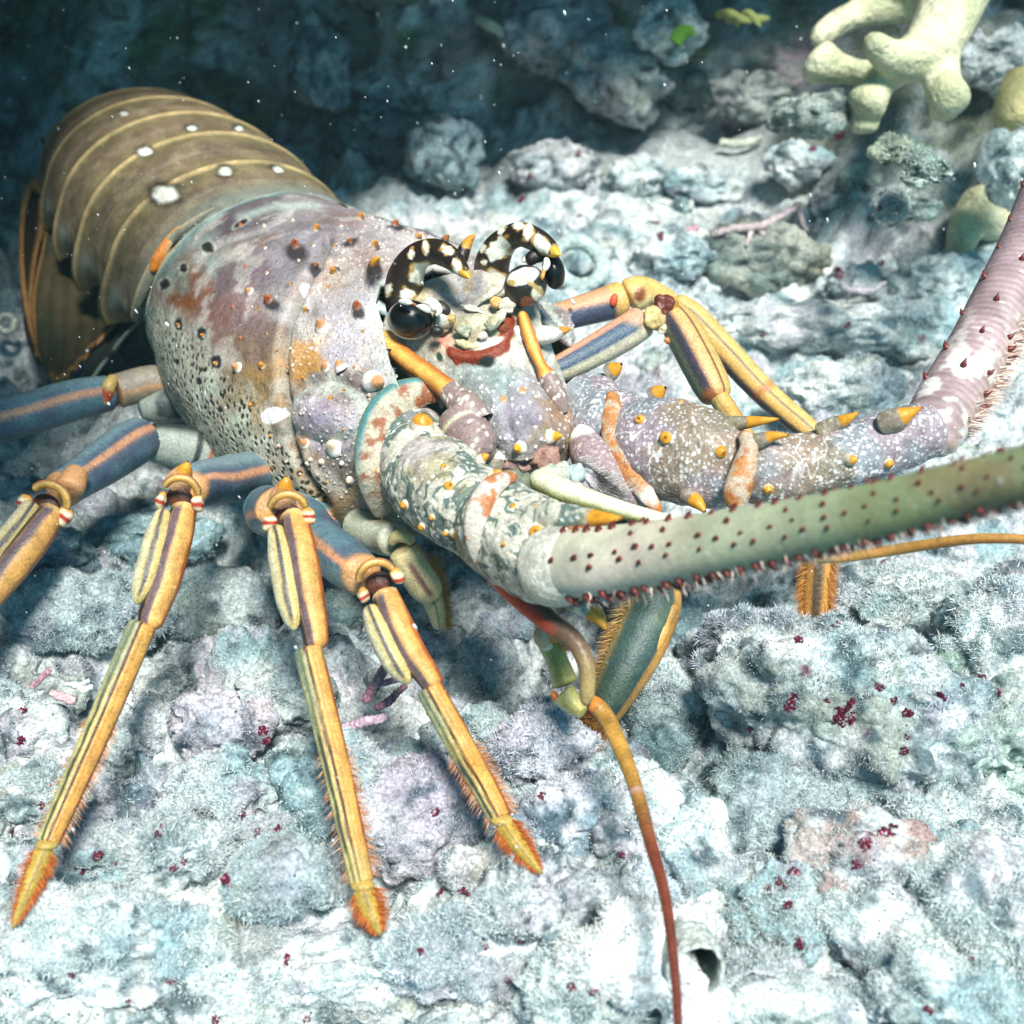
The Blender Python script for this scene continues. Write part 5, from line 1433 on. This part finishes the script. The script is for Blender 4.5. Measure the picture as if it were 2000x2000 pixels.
# the three striped legs in front, the folded one behind them on the left
striped_leg([(520, 920, 4.20, 44), (450, 935, 3.95, 46), (395, 945, 3.75, 44), (362, 962, 3.62, 36)], [(352, 982, 3.56, 40), (334, 1050, 3.50, 52), (312, 1130, 3.45, 52), (290, 1190, 3.42, 46), (280, 1226, 3.40, 38)],
            [(281, 1215, 3.40, 36), (255, 1275, 3.38, 37), (200, 1405, 3.31, 36), (140, 1540, 3.20, 33), (92, 1650, 3.12, 28)], [(90, 1655, 3.12, 20), (62, 1720, 3.08, 17), (24, 1815, 3.03, 4)], (353, 962, 3.55, 52, 12), coxa=[(540, 950, 4.4, 44), (490, 935, 4.25, 46), (440, 930, 4.05, 44)])
striped_leg([(660, 1010, 4.10, 44), (560, 1005, 3.95, 48), (525, 998, 3.75, 48), (545, 992, 3.55, 40)], [(560, 1000, 3.48, 42), (574, 1070, 3.42, 54), (588, 1150, 3.37, 54), (602, 1225, 3.34, 46), (608, 1272, 3.32, 38)],
            [(600, 1262, 3.32, 36), (616, 1330, 3.30, 37), (648, 1460, 3.24, 36), (682, 1610, 3.17, 34), (708, 1728, 3.12, 31)], [(708, 1735, 3.12, 24), (722, 1775, 3.10, 21), (744, 1828, 3.07, 5)], (562, 995, 3.47, 54, -4))
striped_leg([(590, 1000, 3.95, 40), (625, 1055, 3.75, 46), (670, 1095, 3.58, 48), (715, 1128, 3.46, 40)], [(738, 1155, 3.42, 42), (762, 1215, 3.39, 52), (794, 1280, 3.37, 50), (826, 1325, 3.36, 42), (842, 1352, 3.35, 36)],
            [(836, 1340, 3.35, 34), (862, 1388, 3.34, 36), (905, 1465, 3.32, 36), (945, 1535, 3.24, 34), (980, 1602, 3.19, 30)], [(982, 1606, 3.19, 20), (1012, 1650, 3.15, 18), (1060, 1708, 3.10, 4)], (735, 1128, 3.43, 54, -22, False))

def left_folded():
    A = Acc()
    V, F, S, T = tube(PT([(440, 900, 4.5, 40), (385, 880, 4.45, 44), (330, 868, 4.40, 42), (285, 862, 4.36, 38)]), 50, 32, r0=.1, r1=.1)
    c = lerp(np.broadcast_to(np.array([.34, .38, .33]), V.shape), [.03, .04, .04], np.maximum(band(S, .38, .46, .02), sm(.5, .9, np.sin(T)))); c = lerp(c, [.45, .10, .04], band(S, .24, .28, .02)); c = lerp(c, [.30, .34, .2], sm(.2, .0, S)); A.add(V, F, c)
    V, F, S, T = tube(PT([(288, 850, 4.36, 40), (255, 868, 4.28, 46), (200, 905, 4.16, 44), (150, 938, 4.06, 38), (112, 962, 3.98, 38)]), 90, 40, r0=.08, r1=.05)
    A.add(V, F, blue_merus(V, S, T, 1, -.15))
    V, F, S, T = tube(PT(shift([(100, 985, 3.92, 34), (60, 1040, 3.86, 44), (10, 1105, 3.80, 44), (-50, 1180, 3.75, 36)], -12, .75)), 70, 40, r0=.05, r1=.05); A.add(V, F, stripes_main(V, S, T))
    V, F, S, T = tube(PT(shift([(85, 995, 3.90, 34), (50, 1045, 3.85, 44), (0, 1105, 3.79, 44), (-50, 1170, 3.74, 36)], 22, .55)), 70, 40, r0=.05, r1=.05); A.add(V, F, stripes_side(V, S, T))
    V, F, S, T = tube(PT([(-50, 1175, 3.75, 34), (-140, 1330, 3.62, 32), (-240, 1500, 3.5, 24), (-290, 1600, 3.42, 8)]), 60, 40, r1=.05); A.add(V, F, stripes_prop(V, S, T))
    o = A.build('leg', LOB, M_leg)
    knee(o, 96, 978, 3.92, 48, 28, False)
    V, F, S, T = tube(PT([(155, 915, 3.98, 20), (140, 945, 3.94, 28), (132, 962, 3.92, 26)]), 30, 24, r0=.2, r1=.2); mk('joint_spike', V, F, o, M_leg, (.64, .32, .14))
    # rearmost left leg
    A = Acc()
    V, F, S, T = tube(PT([(370, 790, 4.75, 34), (320, 790, 4.72, 36), (270, 800, 4.70, 26)]), 40, 30, r0=.1, r1=.1)
    c = lerp(np.broadcast_to(np.array([.30, .34, .29]), V.shape), [.05, .07, .07], sm(0, .4, fbm(V * 7, 3, 4))); A.add(V, F, c)
    V, F, S, T = tube(PT([(330, 745, 4.72, 30), (290, 748, 4.70, 34), (225, 765, 4.64, 34)]), 50, 30, r0=.1, r1=.06)
    A.add(V, F, lerp(blue_merus(V, S, T, 1, .3), [.52, .34, .18], .55))
    V, F, S, T = tube(PT([(225, 766, 4.64, 34), (150, 780, 4.56, 40), (60, 806, 4.46, 42), (-40, 835, 4.36, 42), (-160, 880, 4.25, 36)]), 90, 40, r0=.04, r1=.05); A.add(V, F, blue_merus(V, S, T, 1, -.12))
    V, F, S, T = tube(PT([(-165, 885, 4.24, 34), (-260, 1020, 4.1, 36), (-330, 1200, 4.0, 28), (-380, 1330, 3.9, 8)]), 60, 40, r0=.05, r1=.04); A.add(V, F, stripes_prop(V, S, T))
    o = A.build('leg', LOB, M_leg)
    V, F, S, T = tube(PT([(222, 735, 4.60, 9), (214, 752, 4.57, 13), (206, 775, 4.57, 13), (196, 798, 4.59, 9)]), 40, 20, r0=.1, r1=.1); mk('joint_ring', V, F, o, M_gloss, lerp(np.broadcast_to(np.array([.66, .44, .14]), V.shape), [.42, .06, .02], band(S, .45, .7, .08)))
left_folded()

def right_legs():
    # rear leg of the far side, its lower half beyond the near one
    A = Acc()
    V, F, S, T = tube(PT([(1030, 640, 4.30, 26), (1090, 620, 4.32, 28), (1160, 600, 4.35, 32), (1222, 582, 4.38, 36)]), 80, 36, r1=.06)
    x = -np.sin(T)      # this tube runs to the right: -sin is the picture's top
    c = lerp(np.broadcast_to(np.array([.06, .075, .12]), V.shape), [.56, .30, .16], sm(.0, .35, x + .5 * S - .25)); c = lerp(c, [.66, .40, .12], sm(.80, .86, S)); A.add(V, F, c)
    V, F, S, T = tube(PT([(1305, 590, 4.46, 26), (1350, 620, 4.46, 30), (1420, 690, 4.44, 28), (1490, 764, 4.42, 26), (1560, 825, 4.38, 24), (1640, 890, 4.34, 22), (1740, 960, 4.3, 12)]), 120, 36, r0=.04, r1=.04)
    x = -np.sin(T); c = np.broadcast_to(np.array([.64, .38, .11]), V.shape).copy(); c = lerp(c, [.06, .055, .03], band(x, .30, .42, .05)); c = lerp(c, [.60, .42, .14], sm(.5, .6, x)); c = lerp(c, [.08, .06, .06], sm(-.35, -.6, x)); c = lerp(c, [.40, .10, .03], band(S, .44, .47, .01) * .5); A.add(V, F, c)
    o = A.build('leg', LOB, M_leg)
    V, F, S, T = tube(PT([(1222, 584, 4.36, 34), (1242, 574, 4.36, 35), (1262, 570, 4.38, 28), (1285, 578, 4.40, 24), (1310, 592, 4.44, 22)]), 60, 32, r0=.12, r1=.1)
    q = proj(V)[:, :2]; c = blob(lerp(np.broadcast_to(np.array([.66, .44, .14]), V.shape), [.72, .58, .28], sm(0, .6, np.sin(T))), q, (1250, 575), 12, 16, 20, (.20, .06, .02), .4); mk('joint_ring', V, F, o, M_gloss, c)
    V, F = ell(P(1199, 586, 4.30), camax((8 * 4.3 / FPX, 13 * 4.3 / FPX, .01), -10), 3); mk('joint_knob', V, F, o, M_gloss, (.50, .07, .02))
    # near leg of the far side
    A = Acc()
    V, F, S, T = tube(PT([(1060, 735, 4.10, 24), (1110, 712, 4.12, 28), (1170, 680, 4.15, 32), (1225, 648, 4.18, 34), (1262, 622, 4.20, 32)]), 90, 40, r1=.06)
    x = -np.sin(T)
    c = lerp(np.broadcast_to(np.array([.05, .09, .14]), V.shape), [.58, .54, .40], sm(-.15, -.40, x)); c = lerp(c, [.62, .32, .20], sm(.55, .75, x)); c = lerp(c, [.62, .34, .20], sm(.78, .92, S + .12 * x) * .9); A.add(V, F, c)
    V, F, S, T = tube(PT([(1304, 602, 4.20, 26), (1330, 640, 4.16, 36), (1360, 695, 4.12, 38), (1388, 750, 4.08, 36), (1405, 785, 4.06, 28)]), 100, 44, r0=.06, r1=.08, prof=lambda s, t: 1 + .04 * np.cos(3 * t))
    x = -np.sin(T); c = np.broadcast_to(np.array([.66, .36, .14]), V.shape).copy(); c = lerp(c, [.055, .05, .07], sm(.10, -.12, x)); c = lerp(c, [.22, .26, .16], sm(-.45, -.75, x)); c = lerp(c, [.06, .05, .03], band(x, .60, .70, .04)); c = lerp(c, [.58, .40, .13], sm(.74, .82, x)); c = lerp(c, [.40, .14, .04], sm(.86, .95, S) * sm(.3, -.3, x)); A.add(V, F, c)
    V, F, S, T = tube(PT([(1400, 770, 4.06, 20), (1420, 800, 4.04, 20), (1445, 835, 4.0, 18), (1490, 900, 3.96, 16), (1540, 970, 3.9, 8)]), 70, 32, r0=.04, r1=.04); A.add(V, F, lerp(stripes_prop(V, S, T), [.62, .38, .10], .5))
    o = A.build('leg', LOB, M_leg)
    for x, y, r, ry, col in ((1278, 622, 24, 26, (.70, .52, .20)), (1283, 612, 15, 13, (.86, .80, .62)), (1298, 596, 20, 24, (.16, .035, .02)), (1302, 607, 9, 11, (.55, .05, .015)), (1290, 628, 12, 12, (.52, .04, .015)), (1293, 641, 11, 13, (.82, .72, .44)), (1312, 600, 12, 22, (.70, .36, .06)), (1305, 665, 10, 9, (.60, .22, .06))):
        V, F = ell(P(x, y, 4.14), camax((r * 4.13 / FPX, ry * 4.13 / FPX, min(r, ry) * .8 * 4.13 / FPX), 10), 4); V = V + vnormals(V, F) * (fbm(V * 16, 3, 4) * .018)[:, None]; col = np.asarray(col) * .8 * (1 + .5 * fbm(V * 20, 3, 5))[:, None]; mk('joint_knob', V, F, o, M_gloss, col)
right_legs()

def front_legs():
    # short pale leg between the body and the third striped leg
    A = Acc()
    V, F, S, T = tube(PT([(690, 1020, 3.95, 34), (740, 1045, 3.85, 36), (775, 1055, 3.76, 34)]), 40, 28, r0=.1, r1=.1); A.add(V, F, lerp(np.broadcast_to(np.array([.42, .44, .34]), V.shape), [.20, .14, .08], sm(0, .4, fbm(V * 7, 2, 2))))
    V, F, S, T = tube(PT([(782, 1068, 3.74, 28), (805, 1105, 3.76, 34), (828, 1140, 3.80, 34), (842, 1160, 3.84, 26)]), 60, 36, r0=.08, r1=.1); x = -np.sin(T)
    c = lerp(np.broadcast_to(np.array([.60, .50, .26]), V.shape), [.16, .06, .06], band(x, -.2, .15, .07) * band(S, .2, .8, .08)); c = lerp(c, [.46, .16, .03], sm(.75, .9, x)); A.add(V, F, c)
    V, F, S, T = tube(PT([(840, 1155, 3.84, 22), (852, 1190, 3.90, 20), (858, 1225, 3.96, 12)]), 40, 28, r1=.1); x = -np.sin(T); A.add(V, F, lerp(np.broadcast_to(np.array([.50, .44, .22]), V.shape), [.16, .18, .10], band(x, -.15, .15, .07)))
    o = A.build('leg', LOB, M_leg)
    bristle_fan(o, [(815, 1095, 3.76, 30), (842, 1160, 3.84, 26), (860, 1228, 3.96, 12)], 900, .3, .035, sides=(-1.57,), col=(.40, .16, .02), colB=(.5, .3, .06))
    V, F, S, T = tube(PT([(762, 1062, 3.72, 8), (775, 1048, 3.70, 12), (795, 1050, 3.70, 12), (806, 1062, 3.71, 8)]), 40, 18, r0=.1, r1=.1); mk('joint_ring', V, F, o, M_gloss, (.52, .44, .20))
    # dark teal leg behind the antenna base
    A = Acc()
    V, F, S, T = tube(PT([(1150, 960, 3.95, 40), (1230, 1080, 3.92, 46), (1280, 1160, 3.90, 50), (1255, 1240, 3.86, 54), (1215, 1320, 3.82, 48), (1175, 1395, 3.78, 34), (1150, 1425, 3.76, 18)]), 110, 44, r0=.05, r1=.05); x = -np.sin(T)
    c = lerp(np.broadcast_to(np.array([.045, .085, .075]), V.shape), [.10, .15, .09], sm(.0, .5, fbm(V * 5, 3, 3))); c = lerp(c, [.30, .24, .09], sm(-.70, -.85, x)); c = lerp(c, [.60, .32, .08], sm(.66, .8, x)); A.add(V, F, c)
    V, F, S, T = tube(PT([(1318, 1180, 3.84, 12), (1300, 1215, 3.82, 11), (1290, 1240, 3.81, 14), (1262, 1290, 3.79, 11), (1225, 1345, 3.77, 12), (1190, 1396, 3.74, 8)]), 60, 18, r0=.05, r1=.1); A.add(V, F, (.62, .34, .09))
    o = A.build('leg', LOB, M_leg)
    bristle_fan(o, [(1280, 1160, 3.88, 50), (1215, 1320, 3.82, 48), (1160, 1410, 3.76, 30)], 700, .3, .05, sides=(1.57,), col=(.45, .22, .05), colB=(.6, .45, .2))
    bristle_fan(o, [(1180, 1400, 3.74, 26), (1135, 1425, 3.73, 34), (1095, 1420, 3.73, 24)], 2200, 1.2, .045, sides=(0.3, 1.5, -1.5), col=(.30, .08, .015), colB=(.55, .28, .07))
    for x, y, r, col in ((1150, 1425, 22, (.34, .16, .04)), (1118, 1428, 20, (.26, .08, .02)), (1165, 1412, 14, (.55, .34, .10)), (1135, 1440, 16, (.20, .10, .03))):
        V, F = ell(P(x, y, 3.74), camax((r * 3.74 / FPX,) * 3, 0), 3); V = V + (fbm(V * 22, 3, 3) * .012)[:, None]; mk('claw_pad', V, F, o, M_leg, col)
    # brown bristly leg seen below the green antenna
    A = Acc()
    V, F, S, T = tube(PT([(1180, 850, 4.15, 26), (1380, 900, 4.1, 30), (1560, 930, 4.02, 30), (1605, 970, 3.98, 30)]), 60, 30, r1=.05); A.add(V, F, blue_merus(V, S, T))
    V, F, S, T = tube(PT([(1605, 975, 3.98, 28), (1600, 1080, 3.96, 28), (1594, 1170, 3.96, 27), (1588, 1265, 3.97, 22)]), 80, 32, r0=.05); x = -np.sin(T)
    c = lerp(np.broadcast_to(np.array([.50, .25, .06]), V.shape), [.07, .045, .02], band(x, -.35, .40, .15)); A.add(V, F, c)
    o = A.build('leg', LOB, M_leg)
    bristle_fan(o, [(1600, 1080, 3.95, 26), (1594, 1170, 3.95, 25), (1588, 1262, 3.96, 20)], 1800, .25, .04, sides=(-1.5, 1.6), col=(.48, .16, .02), colB=(.62, .36, .10))
front_legs()

# yellow mouth limb, the feelers
def mouth_limb():
    A = Acc()
    for rows in ([(1030, 1080, 3.55, 30), (1052, 1160, 3.50, 26), (1068, 1235, 3.47, 21)], [(1072, 1248, 3.46, 26), (1088, 1290, 3.45, 22), (1106, 1340, 3.43, 26)], [(1098, 1352, 3.42, 26), (1118, 1374, 3.41, 22), (1140, 1394, 3.39, 13)]):
        V, F, S, T = tube(PT(rows), 60, 32, r0=.08, r1=.08)
        A.add(V, F, lerp(lerp(np.broadcast_to(np.array([.50, .43, .14]), V.shape), [.28, .25, .05], sm(-.1, .4, fbm(V * 10, 3, 4)) * .8), [.62, .56, .30], sm(.5, .95, np.sin(T))))
    o = A.build('mouth_limb', LOB, M_gloss)
    for x, y, rx, ry, col in ((1082, 1240, 24, 17, (.66, .24, .04)), (1060, 1246, 18, 22, (.62, .40, .24)), (1108, 1262, 12, 9, (.70, .26, .03)), (1084, 1362, 8, 14, (.62, .16, .02)), (1068, 1262, 12, 10, (.78, .70, .44))):
        V, F = ell(P(x, y, 3.42), camax((rx * 3.4 / FPX, ry * 3.4 / FPX, min(rx, ry) * 3.4 / FPX), 20), 3); mk('joint_knob', V, F, o, M_gloss, col)
mouth_limb()
def feelers():
    V, F, S, T = tube(PT([(905, 1050, 3.44, 10), (940, 1095, 3.38, 17), (1002, 1153, 3.29, 23), (1075, 1216, 3.20, 22), (1122, 1252, 3.16, 19), (1145, 1300, 3.14, 17), (1147, 1350, 3.14, 15), (1142, 1378, 3.15, 13)]), 130, 32, r0=.05, r1=.05)
    x = np.sin(T)
    c = lerp(np.broadcast_to(np.array([.13, .075, .045]), V.shape), [.62, .045, .018], sm(-.35, .25, x) * sm(.0, .15, S) * sm(.70, .55, S)); c = lerp(c, [.34, .06, .04], sm(.16, .04, S)); c = lerp(c, [.36, .26, .10], sm(.72, .95, S))
    mk('feeler', V, F, LOB, M_gloss, c)
    V, F, S, T = tube(PT([(1140, 1368, 3.2, 11), (1162, 1376, 3.19, 16), (1190, 1412, 3.16, 17), (1234, 1517, 3.03, 15), (1270, 1643, 2.90, 13), (1299, 1752, 2.78, 11.5), (1316, 1880, 2.66, 10), (1324, 2000, 2.56, 9), (1322, 2200, 2.42, 5)]), 200, 28, r0=.02, r1=.03)
    c = lerp(np.broadcast_to(np.array([.46, .24, .045]), V.shape), [.20, .045, .02], sm(.22, .45, S)); c = lerp(c, [.14, .03, .02], sm(.5, .9, S)); c = lerp(c, [.68, .22, .03], sm(.045, .03, S)); c = lerp(c, [.60, .36, .30], band(S, .285, .295, .006)); c = lerp(c, c * 1.5, sm(.3, .9, np.sin(T)) * .6); c = c * (1 - .25 * (.5 + .5 * np.sin(S * 520)) + .3 * fbm(V * 12, 3, 5))[:, None]
    mk('feeler', V, F, LOB, M_gloss, c)
    V, F, S, T = tube(PT([(1040, 930, 3.55, 24), (1090, 955, 3.48, 24), (1150, 975, 3.45, 20), (1230, 1000, 3.42, 17), (1335, 1028, 3.40, 14), (1450, 1068, 3.38, 12), (1600, 1090, 3.34, 10), (1720, 1078, 3.28, 11), (1810, 1064, 3.2, 11), (1918, 1052, 3.1, 10.5), (2060, 1058, 3.02, 9), (2200, 1080, 2.95, 5)]), 200, 28, r0=.03, r1=.02)
    c = lerp(np.broadcast_to(np.array([.66, .66, .46]), V.shape), [.30, .32, .10], sm(.1, .7, np.sin(T))); c = lerp(c, [.44, .22, .05], sm(.42, .58, S)); c = lerp(c, [.34, .14, .03], sm(.6, .8, S) * sm(-.2, .5, np.sin(T)))
    mk('feeler', V, F, LOB, M_gloss, c)
    bristle_fan(HEAD, [(1120, 905, 3.66, 20), (1165, 945, 3.64, 26), (1215, 975, 3.62, 16)], 1300, 2.0, .04, col=(.58, .55, .52), colB=(.5, .44, .42))
    A = Acc()
    for x, y, d, rx, ry, a, col in ((1012, 912, 3.70, 30, 18, 0, (.34, .20, .18)), (1068, 895, 3.68, 28, 26, -20, (.36, .20, .16)), (1085, 925, 3.66, 34, 22, 10, (.48, .52, .42)), (1120, 930, 3.66, 24, 20, 0, (.40, .50, .50)), (1110, 955, 3.62, 40, 16, 15, (.60, .60, .48)), (1000, 945, 3.70, 40, 26, 0, (.14, .16, .12)), (1150, 940, 3.70, 26, 30, 0, (.46, .42, .44)), (960, 905, 3.72, 24, 40, 10, (.22, .20, .16))):
        V, F = ell(P(x, y, d), camax((rx * d / FPX, ry * d / FPX, min(rx, ry) * d / FPX), -a), 4); V = V + (fbm(V * 18, 3, 5) * .016)[:, None]
        A.add(V, F, np.asarray(col) * (1 + .3 * fbm(V * 20, 3, 6))[:, None])
    A.build('mouthparts', LOB, M_shell)
feelers()

# ------------------------------------------------------------------ small growths: dark red algae on the stones, specks in the water
bpy.context.view_layer.update()
dg = bpy.context.evaluated_depsgraph_get()
RED = [(45, 1390, 10), (40, 1445, 11), (80, 1572, 8), (190, 1670, 11), (165, 1698, 10), (230, 1686, 6), (308, 1630, 9), (318, 1615, 7), (340, 1693, 10), (358, 1682, 8), (449, 1717, 17), (503, 1626, 9), (543, 1620, 9), (475, 1590, 7), (497, 1588, 6), (333, 1916, 15), (561, 1876, 13), (139, 1901, 8), (514, 1427, 12), (520, 1445, 9), (850, 1587, 9), (908, 1741, 13), (860, 1745, 9), (1058, 1553, 8), (1216, 1672, 9),
       (1543, 1376, 14), (1550, 1362, 9), (1636, 1398, 16), (1655, 1380, 18), (1662, 1402, 14), (1643, 1410, 11), (1616, 1370, 7), (1746, 1369, 9), (1773, 1394, 12), (1836, 1360, 13), (1717, 1342, 10), (1767, 1467, 9), (1770, 1440, 6), (1467, 1423, 8), (1691, 1648, 13), (1731, 1630, 17), (1745, 1615, 10), (1550, 1706, 12), (1521, 1720, 9), (1530, 1735, 8), (1539, 1767, 10), (1673, 1688, 11), (1557, 1843, 13), (1901, 1876, 8), (1814, 1974, 11), (1916, 1322, 9), (1950, 1352, 8), (1880, 1340, 6), (1500, 1735, 8),
       (1637, 528, 9), (1720, 515, 8), (1640, 535, 10), (1720, 405, 7), (1280, 435, 9), (1290, 460, 8), (1020, 390, 10), (1035, 345, 7), (1130, 300, 7), (1175, 345, 6), (1640, 262, 12), (1700, 425, 8), (1160, 820, 0), (1830, 990, 8), (1655, 635, 7), (1490, 650, 9), (1020, 1838, 9), (950, 1850, 7), (820, 1860, 8), (1115, 1930, 11), (1160, 1935, 9), (420, 1990, 9), (600, 1990, 8), (250, 1955, 6), (1480, 1090, 7), (1630, 1225, 14), (1560, 1250, 9), (700, 1700, 8)]
for x, y, r in RED:
    if not r: continue
    dv = Vector(P(x, y, 1.0) - CAM).normalized()
    ok, loc, nor, _, ob, _ = scene.ray_cast(dg, Vector(CAM), dv)
    if not ok: continue
    root = ob
    while root.parent: root = root.parent
    if root == LOB or root.name.startswith('finger'): continue
    d = proj(np.array(loc))[2]; s = d / FPX; n = np.array(nor)
    u = np.cross(n, [.3, .2, .9]); u /= np.linalg.norm(u); v = np.cross(n, u)
    A = Acc()
    for k in range(int(22 + r * 2.2)):
        a, q = R.uniform(0, 6.28), r * s * math.sqrt(R.uniform(0, 1))
        c = np.array(loc) + (u * math.cos(a) * R.uniform(.7, 1.1) + v * math.sin(a)) * q + n * R.uniform(-.003, .006)
        V, F = ell(c, np.eye(3) * R.uniform(.12, .28) * r * s, 1)
        A.add(V, F, np.array([.13, .012, .035]) * R.uniform(.4, 1.6) + (np.array([.25, .2, .22]) if R.uniform() > .9 else 0))
    A.build('red_alga', root, M_soft)

def specks():
    n = 1500
    px, py = R.uniform(-100, 2100, n), R.uniform(-100, 1900, n) ** 1.0
    dmax = np.minimum(ground_d(np.maximum(py, 250), .3), 6.8)
    d = 2.9 + (dmax - 3.0) * R.uniform(0, 1, n) ** .8
    keep = R.uniform(size=n) < np.where((px < 1400) & (py < 800), 1.0, .35)
    C = P(px, py, d)[keep]; n = len(C)
    V0, F0 = ico(1)
    sz = .0012 * np.exp(R.normal(size=n) * .7) * np.maximum(proj(C)[:, 2] / 4, .5)
    st = np.array([.35, .1, -.9]); st /= np.linalg.norm(st)
    W = V0[None] * sz[:, None, None]
    el = R.uniform(0, 2.2, n)
    W = W + (W @ st)[..., None] * st * el[:, None, None]
    V = (C[:, None] + W).reshape(-1, 3)
    F = (F0[None] + (np.arange(n) * len(V0))[:, None, None]).reshape(-1, 3)
    o = mk('floating_specks', V, F, None, M_soft, np.broadcast_to(np.array([.85, .86, .85]), V.shape), origin=(0, 4, 1))
    tag(o, 'white specks of sediment drifting in the water', 'specks', kind='stuff')
specks()

# ------------------------------------------------------------------ the water itself
def water():
    m = bpy.data.materials.new('water_haze'); m.use_nodes = True
    t = m.node_tree; t.nodes.remove(t.nodes['Principled BSDF'])
    v = t.nodes.new('ShaderNodeVolumePrincipled')
    v.inputs['Color'].default_value = (.55, .85, .92, 1)
    v.inputs['Density'].default_value = .006
    v.inputs['Anisotropy'].default_value = .2
    t.links.new(v.outputs[0], t.nodes['Material Output'].inputs['Volume'])
    x0, x1, y0, y1, z0, z1 = -13, 13, -3, 15, -2.0, 5.2
    V = [(x, y, z) for x in (x0, x1) for y in (y0, y1) for z in (z0, z1)]
    F = [(0, 1, 3, 2), (4, 6, 7, 5), (0, 4, 5, 1), (2, 3, 7, 6), (0, 2, 6, 4), (1, 5, 7, 3)]
    o = mk('haze', V, F, None, m, None, origin=(0, 6, 0), smooth=False)
    tag(o, kind='stuff', label='pale blue green haze of the sea water', cat='haze')
water()
